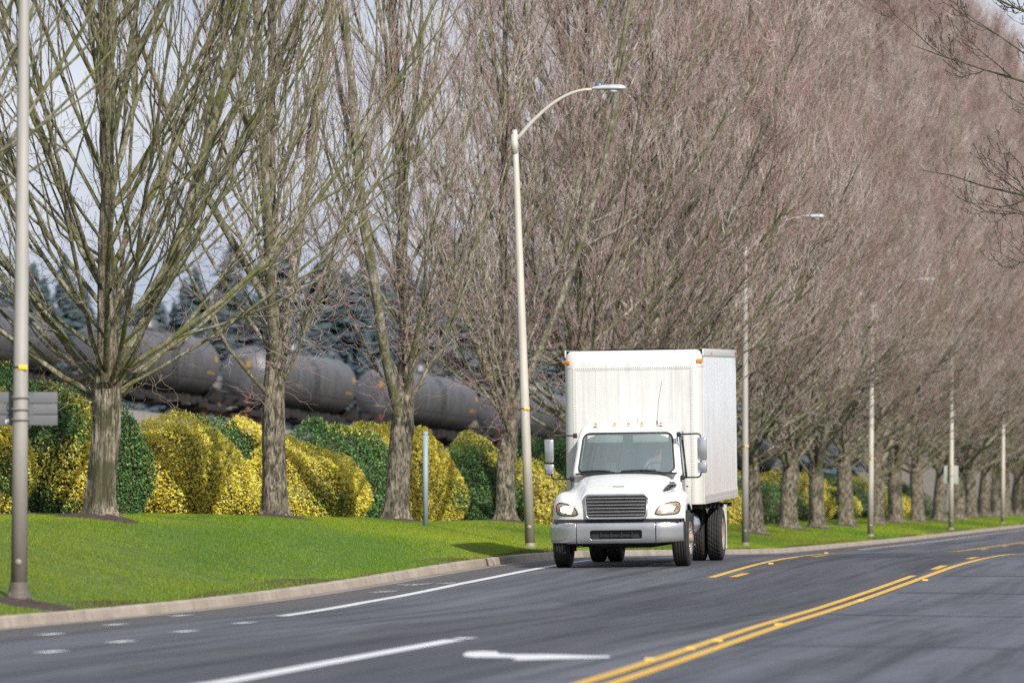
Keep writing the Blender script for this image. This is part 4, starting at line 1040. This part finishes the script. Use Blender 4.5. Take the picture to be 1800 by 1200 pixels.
for k in range(6):
    z = .945+k*.060; b = MB(); hw = .535-.02*(1.3-z)/.4
    pr = []
    for i in range(13):
        x = -hw+2*hw*i/12; y = gyf(x); pr.append([(x,y-.012,z-.005),(x,y-.017,z+.000),(x,y-.006,z+.005),(x,y+.004,z+.002),(x,y-.012,z-.005)])
    b.grid(pr); b.build('bar', MAT['grillebar'], gro)
b = MB()
for x in (-.36,-.18,.18,.36): b.box(x-.007,x+.007,gyf(x)-.004,gyf(x)+.006,.91,1.28)
b.build('upright', MAT['dark'], gro)
# hood handle bar and side intake
b = MB(); b.tube([onhood(x, 1.452+.004*(abs(x) > .085), .012) for x in np.linspace(-.10,.10,9)], .0085, 6); b.build('hood_handle', MAT['dark'], truck)
vent, P, c = outline_patch('air_intake', [(.775,1.375),(.785,1.43),(.83,1.49),(.895,1.525),(.925,1.49),(.925,1.42),(.88,1.37),(.82,1.355)], .006, MAT['dark'], truck)
rim_tube('rim', P, .01, .006, MAT['grillebar'], vent)
b = MB()
for k in range(6): x = .795+k*.022; b.tube([onhood(x, 1.385+.004*k, .014), onhood(x+.008, 1.44+.012*k if k < 5 else 1.49, .014)], .0045, 6)
b.build('slat', MAT['grillebar'], vent)
# bumper
def bump_y(x):
    a = abs(x); return -1.15+.015*(a/.7)**2 if a < .72 else -1.135+.02+ (a-.72)**1.75*.72
def bumper_seg(x0, x1, hole=None):
    nx = int((x1-x0)/.012); nz = 30; b = MB(); vs = []; fs = []
    for i in range(nx+1):
        x = x0+(x1-x0)*i/nx
        for j in range(nz+1):
            v = j/nz; z = .435+.372*v + .03*max(0,abs(x)-.75)*(1-v)*2; y = bump_y(x)+.035*(abs(2*v-1))**4+.012*(1-v); vs.append((x,y,z))
    for i in range(nx):
        for j in range(nz):
            xm = x0+(x1-x0)*(i+.5)/nx; zm = .435+.372*(j+.5)/nz
            if hole:
                hx0,hx1,hz0,hz1,r = hole; dx = max(hx0+r-xm,0,xm-(hx1-r)); dz = max(hz0+r-zm,0,zm-(hz1-r))
                if hx0 < xm < hx1 and hz0 < zm < hz1 and dx*dx+dz*dz < r*r: continue
            fs.append((i*(nz+1)+j,(i+1)*(nz+1)+j,(i+1)*(nz+1)+j+1,i*(nz+1)+j+1))
    b.add(vs, fs, 0, True); return b
bp = bumper_seg(-.71,.71,(-.475,.475,.515,.665,.035)).build('bumper', MAT['bumper'], truck)
md = bp.modifiers.new('t','SOLIDIFY'); md.thickness = .02; md.offset = -1
for sgn in (-1,1):
    e_ = bumper_seg(-1.20,-.722) if sgn < 0 else bumper_seg(.722,1.20); q = e_.build('bumper_end', MAT['bumper'], bp); md = q.modifiers.new('t','SOLIDIFY'); md.thickness = .02; md.offset = -1
b = MB(); b.box(-.55,.55,-1.06,-1.04,.48,.70); b.box(-.60,.60,-1.04,-.9,.45,.75)
for x in (-.27,-.09,.10,.29): b.box(x-.012,x+.012,-1.10,-1.061,.54,.645)
b.box(-.28,.30,-1.09,-1.062,.555,.57); b.box(-.28,.30,-1.09,-1.062,.625,.637); b.build('lower_grille', MAT['dark'], bp)
b = MB(); b.box(-1.12,1.12,-.98,-.88,.80,.87); b.build('bumper_filler', MAT['dark'], truck)

# cab
LV = [.92,1.10,1.30,1.50,1.60,1.68,1.725,1.80,1.90,2.0,2.1,2.2,2.3,2.36,2.41,2.46,2.51,2.55,2.585,2.60]
def hw(z): return float(np.interp(z, [.9,1.3,1.68,2.41,2.50,2.55,2.585,2.6],[.98,1.0,1.0,.915,.885,.85,.76,.6]))
def yf(z): return float(np.interp(z, [.9,1.6,1.70,2.41,2.50,2.55,2.585,2.6],[.64,.60,.56,.90,.97,1.04,1.16,1.35]))
def ringpts(z, off=0):
    h = hw(z); f = yf(z); yb = 1.80 if z < 2.5 else 1.80-(z-2.5)*2; o = []
    for i in range(21): x = (-1+2*i/20)*(h-.045); o.append((x, f+.12*(abs(x)/h)**2.3, z))
    y0 = f+.16
    for i in range(12): o.append((h, y0+(yb-.06-y0)*i/11, z))
    for i in range(7): o.append((h-.06-(2*h-.12)*i/6, yb, z))
    for i in range(12): o.append((-h, yb-.06-(yb-.06-y0)*i/11, z))
    return o
R_ = [ringpts(z) for z in LV]; n = len(R_[0]); b = MB(); vs = [p for r in R_ for p in r]; fs = []
for i in range(len(LV)-1):
    for j in range(n):
        j2 = (j+1)%n; zm = (LV[i]+LV[i+1])/2; p = ((R_[i][j][0]+R_[i][j2][0])/2, (R_[i][j][1]+R_[i][j2][1])/2)
        if 1 <= j < 19 and 1.725 < zm < 2.41: continue
        if (21 <= j < 32 or 40 <= j < 51) and 1.60 < zm < 2.36 and .98+.35*(zm-1.9)*(zm > 1.9) < p[1] < 1.64: continue
        fs.append((i*n+j, i*n+j2, (i+1)*n+j2, (i+1)*n+j))
fs.append(tuple((len(LV)-1)*n+k for k in range(n))); fs.append(tuple(range(n))[::-1])
b.add(vs, fs, 0, True); cab = b.build('cab', MAT['white'], truck); md = cab.modifiers.new('t','SOLIDIFY'); md.thickness = .025; md.offset = -1
for p_ in cab.data.polygons:
    if len(p_.vertices) > 4: p_.use_smooth = False
def wsp(u, v, off=.0):
    z = 1.70+.725*v; h = hw(z)-.045; x = u*h*.93; return (x, yf(z)+.12*(abs(x)/hw(z))**2.3-off, z)
b = MB(); b.grid([[wsp(-1+2*i/24, j/12, .004) for j in range(13)] for i in range(25)]); ws = b.build('windscreen', MAT['glass'], truck)
fr_ = []
for (x, z) in rrect(-1,1,0,1,.14,5):
    fr_.append(wsp(x*(1), z, .010))
dense = []
for a_, b_ in zip(rrect(-1,1,0,1,.14,5), rrect(-1,1,0,1,.14,5)[1:]+rrect(-1,1,0,1,.14,5)[:1]):
    for k in range(6): q = k/6; dense.append(wsp(a_[0]+(b_[0]-a_[0])*q, a_[1]+(b_[1]-a_[1])*q, .010))
b = MB(); b.tube(dense+[dense[0]], .017, 8); b.build('rubber_seal', MAT['dark'], ws)
# corner fillers outside the rounded seal
for (sx, v0) in ((-1,0),(1,0),(-1,1),(1,1)):
    b = MB(); cx_, cz_ = sx*.86, (.14 if v0 == 0 else .86); arc = []
    for k in range(7):
        a_ = PI/2*k/6; arc.append((cx_+sx*.14*math.cos(a_), cz_+(-1 if v0 == 0 else 1)*.14*math.sin(a_)))
    vs = [wsp(sx*1.02, v0+(-.02 if v0 == 0 else .02), .008)]+[wsp(x, z, .008) for x, z in arc]
    b.add(vs, [(0,k+1,k+2) for k in range(6)], 0, True); b.build('screen_corner', MAT['white'], ws)
b = MB()
for (u0, u1, lift) in ((-.95,-.33,.0),(-.1,.62,.0)):
    pts = [wsp(u0+(u1-u0)*k/6, .035+.02*math.sin(k/6*PI)+.012*(k/6), .028) for k in range(7)]; b.tube(pts, .012, 6)
    b.tube([wsp(u0+(u1-u0)*.55,.06,.035), wsp(u1+.1,.015,.03), wsp(u1+.16,-.03,.02)], .009, 6)
b.build('wiper', MAT['dark'], ws)
b = MB(); b.grid([[(-.93+1.86*i/12, (wsp(0,0)[1]-.03)+.12*abs(-.93+1.86*i/12)**2.3-.02*j, 1.70-.012*j) for j in range(4)] for i in range(13)]); b.build('cowl', MAT['dark'], ws)
for sgn in (-1,1):
    # door with glass, handle
    b = MB(); ysd = [.86,1.0,1.2,1.4,1.55,1.66]; zz = [.98,1.2,1.4,1.57]
    b.grid([[(sgn*(hw(z)+.008), y, z) for z in zz] for y in ysd], smooth=False); dr = b.build('door', MAT['white'], truck)
    md = dr.modifiers.new('t','SOLIDIFY'); md.thickness = .006; md.offset = 0
    b = MB(); b.box(sgn*(hw(1.4)+.012) if sgn > 0 else -hw(1.4)-.03, sgn*(hw(1.4)+.03) if sgn > 0 else -hw(1.4)-.012, 1.48, 1.60, 1.42, 1.45, bev=.004); b.build('handle', MAT['dark'], dr)
    b = MB(); b.grid([[(sgn*(hw(z)-.006), y, z) for z in (1.58,1.9,2.15,2.37)] for y in (.92,1.2,1.45,1.68)]); wn = b.build('side_window', MAT['glass'], truck)
    fr2 = [(sgn*(hw(z)+.004), y, z) for (y, z) in ((.97,1.60),(1.64,1.60),(1.64,2.355),(1.14,2.355),(.98,1.93),(.97,1.60))]; b = MB(); b.tube(fr2, .014, 6); b.build('window_seal', MAT['dark'], wn)
    b = MB(); b.tube([(sgn*1.03,.80,.98),(sgn*1.035,.80,1.30),(sgn*1.03,.80,1.60)], .007, 6); b.build('door_seam', MAT['dark'], truck)
# roof lamps, antenna
for x in (-.60,-.25,0.,.25,.60):
    b = MB(); b.box(x-.035,x+.035,1.02,1.12,2.555,2.575,bev=.004); b.build('lamp_base', MAT['white'], None).parent = truck
    bo = [o for o in truck.children if o.name.startswith('lamp_base')][-1]; bo.name = 'roof_lamp'
    b = MB(); b.sphere((x,1.07,2.585), (.030,.045,.032), 12, 8); b.build('lens', MAT['amber'], bo)
b = MB(); b.tube([(.53,1.05,2.56),(.53,1.04,2.64)], .012, 8); b.tube([(.53,1.04,2.64),(.56,1.06,3.0),(.62,1.09,3.36)], .004, 6); b.build('antenna', MAT['dark'], truck)
# mirrors
for sgn in (-1,1):
    b = MB(); X0 = sgn*1.0; X1 = sgn*1.375
    b.tube([(sgn*.93,.78,2.385),(X1-sgn*.06,.62,2.395),(X1-sgn*.012,.60,2.375),(X1,.60,2.32),(X1,.60,1.68),(X1-sgn*.012,.60,1.63),(X1-sgn*.06,.62,1.60),(X0,.74,1.60)], .015, 8)
    b.box(sgn*.95-.035, sgn*.95+.035, .74,.82, 2.34,2.43,bev=.008); b.box(sgn*1.02-.03, sgn*1.02+.03, .70,.80, 1.555,1.645,bev=.008)
    arm_ = b.build('mirror', MAT['dark'], truck)
    for (z0, z1, nm) in ((1.905,2.325,'main_glass'),(1.68,1.875,'wide_angle_glass')):
        b = MB(); b.box(X1-.03-.085, X1-.03+.085, .52,.60, z0, z1, bev=.03) if sgn < 0 else b.box(X1-.06, X1+.11, .52,.60, z0, z1, bev=.03)
        b.build('mirror_housing', MAT['chrome'] if True else 0, arm_)
        b = MB(); b.box(X1-.035-(.07 if sgn < 0 else .02), X1-.03+(.07 if sgn < 0 else .125), .60,.607, z0+.02, z1-.02); b.build('mirror_glass', MAT['chrome'], arm_)
    b = MB()
    for z in (2.12,1.78): b.sphere((X1,.575,z), (.04,.045,.04), 10, 8)
    b.build('mirror_clamp', MAT['dark'], arm_)
# interior
it = MB(); it.box(-.93,.93,.74,1.02,1.50,1.70,bev=.04); it.build('dashboard', MAT['dark'], truck)
it = MB(); it.box(-.94,.94,1.72,1.755,1.0,2.45); it.box(-.94,.94,.70,1.75,.97,1.0); it.build('cab_lining', MAT['cabin'], truck)
for x in (-.5,.52):
    it = MB(); it.box(x-.25,x+.25,1.15,1.62,1.22,1.36,bev=.05); it.box(x-.24,x+.24,1.52,1.65,1.36,2.02,bev=.05); it.box(x-.13,x+.13,1.54,1.63,2.03,2.2,bev=.03); it.build('seat', MAT['seat'], truck)
for x in (-.42,.42):
    it = MB(); it.box(x-.33,x+.33,.93,.95,2.25,2.39,bev=.01); it.build('sun_visor', MAT['flap'], truck)
it = MB(); it.tube([(-.86,.88,1.78),(-.90,.90,1.82),(-.90,.92,2.02),(-.85,.92,2.06)], .016, 8); it.build('grab_handle', MAT['flap'], truck)
sw_ = MB(); cpt = Vector((.52,.98,1.70)); pts = []
for k in range(25): a_ = 2*PI*k/24; pts.append(cpt+Vector((.21*math.cos(a_), -.21*math.sin(a_)*.5, .21*math.sin(a_)*.86)))
sw_.tube(pts, .014, 8); sw_.tube([cpt, cpt+Vector((0,-.2,-.12))], .025, 8)
for a_ in (0, PI, -PI/2): sw_.tube([cpt, cpt+Vector((.21*math.cos(a_), -.21*math.sin(a_)*.5, .21*math.sin(a_)*.86))], .012, 6)
sw_.build('steering_wheel', MAT['dark'], truck)
# the driver
def skinned(name, V, E, Rr, mat, parent, sub=2, root=0):
    me = bpy.data.meshes.new(name); me.from_pydata(V, E, []); me.update()
    bm = bmesh.new(); bm.from_mesh(me); lay = bm.verts.layers.skin.verify(); bm.verts.ensure_lookup_table()
    for i, v in enumerate(bm.verts):
        r_ = Rr[i]; v[lay].radius = r_ if hasattr(r_,'__len__') else (r_, r_); v[lay].use_root = (i == root)
    bm.to_mesh(me); bm.free(); o = link(name, me, parent, [mat]); o.modifiers.new('skin','SKIN'); o.modifiers['skin'].use_smooth_shade = True
    s_ = o.modifiers.new('sub','SUBSURF'); s_.levels = sub; s_.render_levels = sub; return o
dx = .52
V = [(dx,1.38,1.42),(dx,1.37,1.60),(dx,1.34,1.78),(dx,1.31,1.93),(dx,1.29,2.00),(dx,1.27,2.09),(dx,1.275,2.18),
     (dx-.17,1.33,1.89),(dx-.25,1.24,1.68),(dx-.20,1.05,1.74),(dx-.185,.99,1.775),
     (dx+.17,1.33,1.89),(dx+.25,1.24,1.68),(dx+.20,1.05,1.74),(dx+.185,.99,1.775),
     (dx-.10,1.30,1.40),(dx-.13,.98,1.42),(dx-.12,.90,1.12),(dx+.10,1.30,1.40),(dx+.13,.98,1.42),(dx+.12,.90,1.12)]
E = [(0,1),(1,2),(2,3),(3,4),(4,5),(5,6),(3,7),(7,8),(8,9),(9,10),(3,11),(11,12),(12,13),(13,14),(0,15),(15,16),(16,17),(0,18),(18,19),(19,20)]
Rr = [(.16,.12),(.15,.11),(.17,.11),(.10,.08),.055,(.078,.092),(.06,.07),.062,.048,.034,.030,.062,.048,.034,.030,.085,.07,.05,.085,.07,.05]
# the driver sits loose in the cab: a thing of its own
drv = empty('person'); tag(drv, 'driver in a light shirt holding the steering wheel behind the windscreen', 'person')
drv.matrix_world = truck.matrix_basis
bd = skinned('body', V, E, Rr, MAT['skin'], drv)
Vs_ = [V[i] for i in (0,1,2,3,7,8,11,12)]; Es_ = [(0,1),(1,2),(2,3),(3,4),(4,5),(3,6),(6,7)]; Rs_ = [(.175,.135),(.165,.125),(.185,.125),(.09,.08),.076,.062,.076,.062]
skinned('shirt', Vs_, Es_, Rs_, MAT['shirt'], drv)
b = MB(); b.sphere((dx,1.295,2.165), (.083,.09,.075), 14, 10); b.build('hair', MAT['hair'], drv)
b = MB()
b.sphere((dx,1.175,2.085),(.014,.02,.022),8,6)
for sx in (-1,1): b.sphere((dx+sx*.085,1.275,2.09),(.012,.022,.03),8,6)
b.build('nose_and_ears', MAT['skin'], drv)
b = MB()
for sx in (-1,1): b.sphere((dx+sx*.032,1.187,2.11),(.012,.006,.007),8,6)
b.sphere((dx,1.188,2.04),(.025,.006,.006),8,6); b.build('eyes_and_mouth', MAT['hair'], drv)
for sx in (-1,1):
    b = MB()
    for k in range(4): z = 1.755+k*.018; x = dx+sx*.19; b.tube([(x-sx*.025,1.0,z),(x+sx*.005,.965,z+.004),(x+sx*.02,.975,z+.002)], [.009,.008,.0065], 6)
    b.tube([(dx+sx*.175,.99,1.80),(dx+sx*.165,.97,1.825)], [.010,.008], 6); b.build('fingers', MAT['skin'], drv)

# cargo box; its tail rides a little higher than its nose
BY0, BY1, BW, BZ0, BZ1 = 1.90, 8.35, 1.28, 1.12, 3.955
def bmap(v): return (v[0], v[1], v[2]+(v[1]-BY0)*.014)
def bpart(mb, name, mat, parent=None, **k): mb.map(bmap); return mb.build(name, mat, parent or cargo, **k)
cargo_mb = MB(); RX, RT = .19, .31
# floor, roof, side walls
cargo_mb.box(-BW+.02,BW-.02,BY0+RX+.02,BY1,BZ0-.02,BZ0+.10); cargo = None
cargo_mb.map(bmap); cargo = cargo_mb.build('cargo_box', MAT['chassis'], truck)
b = MB(); b.grid([[(x, y, BZ1+.025*(1-(x/BW)**2)) for x in np.linspace(-BW,BW,9)] for y in np.linspace(BY0+RX,BY1,12)]); bpart(b, 'roof', MAT['boxwhite'])
b = MB(); b.grid([[(x, BY0, z) for z in np.linspace(BZ0,BZ1-RT,8)] for x in np.linspace(-BW+RX,BW-RX,12)], smooth=False); fp = bpart(b, 'front_panel', MAT['boxwhite'])
b = MB(); b.grid([[(x, BY1, z) for z in np.linspace(BZ0,BZ1,6)] for x in np.linspace(-BW,BW,6)], smooth=False)
for x in (-.02,): b.box(x,x+.04,BY1,BY1+.03,BZ0+.1,BZ1-.1)
bpart(b, 'rear_door', MAT['boxwhite'])
for sgn in (-1,1):
    b = MB(); ny = 330; rows = []
    for i in range(ny+1):
        y = BY0+RX+.02+(BY1-BY0-RX-.02)*i/ny; ph_ = (y*5.2) % 1; d_ = .006 if ph_ < .22 else 0
        rows.append([(sgn*(BW+d_), y, z) for z in (BZ0+.14, 1.8, 2.6, 3.3, BZ1-.12)])
    b.grid(rows, smooth=False); bpart(b, 'side_wall', MAT['boxside'])
    b = MB(); b.box(sgn*BW-.012,sgn*BW+.012,BY0+RX,BY1,BZ0-.02,BZ0+.145)
    n_r = 64
    for i in range(n_r):
        y = BY0+RX+.05+i*(BY1-BY0-RX-.1)/(n_r-1)
        for z in (BZ0+.03,BZ0+.10): b.box(sgn*(BW+.018)-.006,sgn*(BW+.018)+.006,y-.01,y+.01,z-.01,z+.01,1)
    bpart(b, 'bottom_rail', [MAT['post'], MAT['rivet']])
    b = MB(); b.box(sgn*BW-.014,sgn*BW+.016,BY0+RX,BY1+.01,BZ1-.125,BZ1+.012,bev=.006); bpart(b, 'top_rail', MAT['post'])
    # corner post: vertical quarter cylinder, with rivet rows
    b = MB(); rows = []
    for k in range(11):
        a_ = PI/2*k/10; rows.append([(sgn*(BW-RX+RX*math.sin(a_)), BY0+RX-RX*math.cos(a_)-.003, z) for z in (BZ0-.02,BZ1-RT)])
    b.grid(rows); b.box(sgn*(BW-RX)-.03,sgn*(BW-RX)+.03,BY0-.010,BY0-.002,BZ0-.02,BZ1-RT)
    for i in range(48): z = BZ0+.04+i*.052; b.box(sgn*(BW-RX-.012)-.005,sgn*(BW-RX-.012)+.005,BY0-.016,BY0-.008,z-.005,z+.005,1)
    b.box(sgn*BW-.006,sgn*BW+.012,BY0+RX-.01,BY0+RX+.05,BZ0-.02,BZ1-RT)
    bpart(b, 'corner_post', [MAT['post'], MAT['rivet']])
    # corner cap
    b = MB(); rows = []
    for k in range(11):
        a_ = PI/2*k/10; row = []
        for j in range(11):
            e_ = PI/2*j/10; row.append((sgn*(BW-RX+(RX+.006)*math.sin(a_)*math.cos(e_)**.5), BY0+RX-(RX+.006)*math.cos(a_)*math.cos(e_), BZ1-RT+(RT+.004)*math.sin(e_)))
        rows.append(row)
    b.grid(rows); b.tube([(sgn*(BW-RX+(RX+.004)*math.sin(PI/2*k/10)), BY0+RX-(RX+.004)*math.cos(PI/2*k/10), BZ1-RT) for k in range(11)], .008, 6)
    bpart(b, 'corner_cap', MAT['post'])
    a_ = PI/4 if sgn > 0 else PI/4
    lx, ly = sgn*(BW-RX+RX*math.sin(a_)), BY0+RX-RX*math.cos(a_)
    b = MB(); b.box(-.068,.068,-.028,.004,-.034,.034,bev=.012)
    rr_ = Matrix.Rotation(sgn*PI/5,3,'Z'); b.map(lambda v: tuple(rr_ @ Vector(v)+Vector((lx-.0, ly-.012, BZ1-RT+.10)))); bpart(b, 'marker_lamp', MAT['amber'])
    b = MB(); b.box(sgn*BW+(0 if sgn > 0 else -.035),sgn*BW+(.035 if sgn > 0 else 0),BY0+1.45,BY0+1.60,BZ1-.085,BZ1-.03,bev=.008); bpart(b, 'marker_lamp', MAT['amber'])
    b = MB(); b.box(sgn*BW+(0 if sgn > 0 else -.03),sgn*BW+(.03 if sgn > 0 else 0),BY1-.25,BY1-.02,BZ1-.09,BZ1-.02,bev=.008); bpart(b, 'marker_lamp', MAT['red'])
b = MB(); b.grid([[(x, BY0+RX-RX*math.cos(PI/2*k/12), BZ1-RT+RT*math.sin(PI/2*k/12)) for k in range(13)] for x in np.linspace(-BW+RX,BW-RX,8)]); b.box(-BW+RX,BW-RX,BY0-.008,BY0-.001,BZ1-RT-.05,BZ1-RT+.01)
for i in range(62): x = -1.06+i*.0348; b.box(x-.006,x+.006,BY0-.014,BY0-.007,BZ1-RT-.028,BZ1-RT-.016,1)
bpart(b, 'front_cap', [MAT['boxwhite'], MAT['signback']])
b = MB()
for x in (-.70,-.27,.17,.72):
    for i in range(44): z = BZ0+.10+i*.056; b.box(x-.0035,x+.0035,BY0-.006,BY0,z-.004,z+.004)
bpart(b, 'rivets', MAT['rivet'], fp)

# chassis and running gear
b = MB()
for sx in (-1,1): b.box(sx*.43-.04,sx*.43+.04,-.85,8.1,.78,1.02)
for y in (-.5,.9,2.2,3.6,4.9,6.4,7.8): b.box(-.42,.42,y-.05,y+.05,.82,.98)
b.box(-.34,.34,-.85,.8,.50,1.15,bev=.03); b.box(-.22,.22,.8,1.7,.55,.95,bev=.03)
b.tube([(0,1.5,.72),(0,WB-.2,.62)], .05, 10)
for y in (2.2,3.0,3.8,4.6,5.4,6.2,7.0,7.8): b.box(-1.22,1.22,y-.04,y+.04,1.01,1.09)
b.build('chassis', MAT['chassis'], truck)
b = MB(); b.tube([(-1.0,0,.47),(-.5,.0,.40),(.5,0,.40),(1.0,0,.47)], .06, 10); b.box(-.95,.95,-.62,-.50,.42,.50,bev=.01); b.build('front_axle', MAT['chassis'], truck)
b = MB(); b.tube([(-1.0,WB,.51),(1.0,WB,.51)], .08, 12); b.sphere((0,WB,.51), (.24,.22,.22), 14, 10); b.build('rear_axle', MAT['chassis'], truck)
for sx in (-1,1):
    b = MB(); b.lathe([(-.36,.0),(-.36,.24),(.36,.24),(.36,.0)], 24, 'y', (sx*.88,2.45,.72)); ft = b.build('fuel_tank', MAT['chrome'], truck)
    b = MB(); b.box(sx*1.0-.14,sx*1.0+.14,1.0,1.7,.60,.64,bev=.01); b.box(sx*1.0-.14,sx*1.0+.14,.95,1.7,.34+.0,.38,bev=.01)
    for y in (1.02,1.66): b.box(sx*1.0-.03,sx*1.0+.03,y-.02,y+.02,.35,.95)
    b.build('cab_step', MAT['chrome'], truck)
    b = MB(); b.box(sx*1.10-.17,sx*1.10+.17,WB+.68,WB+.69,.22,1.06); b.build('mud_flap', MAT['flap'], truck)
    b = MB(); b.box(sx*1.08-.15,sx*1.08+.15,.60,.61,.28,.95); b.build('mud_flap', MAT['chassis'], truck)
TR = .508
def wheel(x, y, w, face, tread, name='wheel'):
    h = w/2; n = 96
    prof = [(-h+.02,.30),(-h-.006,.34),(-h-.012,.40),(-h,.46),(-h+.015,.487),(-h+.035,TR-.006)]
    gx = np.linspace(-h+.045, h-.045, 5)
    for g_ in gx[0:]:
        prof += [(g_-.016,TR),(g_-.006,TR-.002),(g_-.004,TR-.018),(g_+.004,TR-.018),(g_+.006,TR-.002)]
    prof += [(h-.035,TR-.006),(h-.015,.487),(h,.46),(h+.012,.40),(h+.006,.34),(h-.02,.30)]
    def mod(j, k):
        if not tread: return 0
        return -.016 if (5 <= j <= len(prof)-6 and k % 3 == (j//5) % 3 and prof[j][1] > TR-.01) else (-.01 if j in (4,5,len(prof)-5,len(prof)-6) and k % 4 < 1 else 0)
    b = MB(); b.lathe(prof, n, 'x', (x,y,TR-.003), mod=mod); wo = b.build(name, MAT['tyre'], truck)
    b = MB(); s = face
    if s:
        pr = [(s*(h-.005),.305),(s*(h+.008),.30),(s*(h-.03),.285),(s*(h-.09),.27),(s*(h-.12),.235),(s*(h-.06),.20),(s*(h-.045),.14),(s*(h-.045),.0)] if not tread else \
             [(s*(h-.005),.305),(s*(h+.008),.30),(s*(h-.03),.285),(s*(h-.12),.27),(s*(h-.20),.22),(s*(h-.21),.13),(s*(h-.10),.12),(s*(h-.02),.10),(s*(h-.01),.0)]
        b.lathe(pr, 40, 'x', (x,y,TR-.003))
        if not tread: b.lathe([(s*(h-.05),.09),(s*(h+.02),.085),(s*(h+.05),.06),(s*(h+.055),.0)], 24, 'x', (x,y,TR-.003))
        b.build('rim', MAT['rim'], wo)
        b = MB(); lr__ = .165 if not tread else .17; lx = s*(h-.045) if not tread else s*(h-.2)
        for k in range(10):
            a_ = 2*PI*k/10; b.lathe([(lx,.0),(lx,.017),(lx+s*.045,.015),(lx+s*.05,.0)], 6, 'x', (x,y+lr__*math.cos(a_),TR-.003+lr__*math.sin(a_)))
        b.build('lug_nuts', MAT['chrome'], wo)
for sx in (-1,1):
    wheel(sx*1.085, 0, .285, sx, False)
    wheel(sx*1.13, WB, .275, sx, True); wheel(sx*.80, WB, .275, 0, True)
#TRUCK_END

HAZE = 0
hb = MB(); hb.box(-1700,1400,-80,3400,-6.5,60); hz_ = bpy.data.materials.new('haze_air'); hz_.use_nodes = True; q = hz_.node_tree; q.nodes.clear()
o_ = q.nodes.new('ShaderNodeOutputMaterial'); pv = q.nodes.new('ShaderNodeVolumePrincipled'); pv.inputs['Color'].default_value = (.78,.84,.95,1); pv.inputs['Density'].default_value = HAZE; pv.inputs['Anisotropy'].default_value = .2
q.links.new(pv.outputs[0], o_.inputs['Volume'])
if HAZE: tag(hb.build('haze', hz_), 'faint blue haze hanging in the air over the road', 'haze', kind='stuff')
# ------------------------------------------------------------------ world, sun, camera
SUN_EL, SUN_AZ = math.radians(35), math.radians(25)      # behind the camera, a little to its right
w_ = bpy.data.worlds.new('World'); scene.world = w_; w_.use_nodes = True
nt = w_.node_tree; bg = nt.nodes['Background']; out_ = nt.nodes['World Output']
sky = nt.nodes.new('ShaderNodeTexSky'); sky.sky_type = 'NISHITA'; sky.sun_disc = False; sky.sun_elevation = SUN_EL
# direction towards the sun: (sin az, -cos az); sky rotation is measured from +Y, clockwise
sky.sun_rotation = math.atan2(math.sin(SUN_AZ), -math.cos(SUN_AZ)); sky.air_density = 1.3; sky.dust_density = 3.0; sky.ozone_density = 1.5
tc = nt.nodes.new('ShaderNodeTexCoord'); mp = nt.nodes.new('ShaderNodeMapping'); mp.inputs['Scale'].default_value = (1,1,2.6); nt.links.new(tc.outputs['Generated'], mp.inputs[0])
nz = nt.nodes.new('ShaderNodeTexNoise'); nz.inputs['Scale'].default_value = 9; nz.inputs['Detail'].default_value = 7; nt.links.new(mp.outputs[0], nz.inputs['Vector'])
rp = nt.nodes.new('ShaderNodeValToRGB'); rp.color_ramp.elements[0].position = .35; rp.color_ramp.elements[0].color = (4.7,5.5,7.2,1); rp.color_ramp.elements[1].position = .66; rp.color_ramp.elements[1].color = (7.9,8.3,9.3,1)
nt.links.new(nz.outputs['Fac'], rp.inputs[0])
mx = nt.nodes.new('ShaderNodeMix'); mx.data_type = 'RGBA'; mx.inputs['Factor'].default_value = .82
nt.links.new(sky.outputs[0], mx.inputs['A']); nt.links.new(rp.outputs[0], mx.inputs['B']); nt.links.new(mx.outputs['Result'], bg.inputs[0]); bg.inputs[1].default_value = .090
sl = bpy.data.lights.new('sun', 'SUN'); sl.energy = 4.4; sl.angle = math.radians(.6); sl.color = (1,.955,.89)
so = bpy.data.objects.new('sun', sl); C.objects.link(so)
dv = Vector((math.sin(SUN_AZ)*math.cos(SUN_EL), -math.cos(SUN_AZ)*math.cos(SUN_EL), math.sin(SUN_EL)))
so.rotation_euler = dv.to_track_quat('Z','Y').to_euler()
cam = bpy.data.cameras.new('camera'); co_ = bpy.data.objects.new('camera', cam); C.objects.link(co_)
cam.lens = 200; cam.sensor_width = 36; cam.shift_y = (HY-600)/1800; cam.clip_start = 1; cam.clip_end = 5000
cam.dof.use_dof = True; cam.dof.focus_distance = 106; cam.dof.aperture_fstop = 2.5
co_.rotation_euler = (PI/2, 0, 0); scene.camera = co_
scene.view_settings.view_transform = 'Standard'; scene.view_settings.look = 'None'; scene.view_settings.exposure = .28; scene.view_settings.gamma = 1
scene.render.engine = 'CYCLES'; scene.cycles.max_bounces = 6; scene.cycles.transparent_max_bounces = 12; scene.cycles.use_denoising = False; scene.cycles.denoiser = 'OPENIMAGEDENOISE'; scene.cycles.denoising_input_passes = 'RGB_ALBEDO_NORMAL'
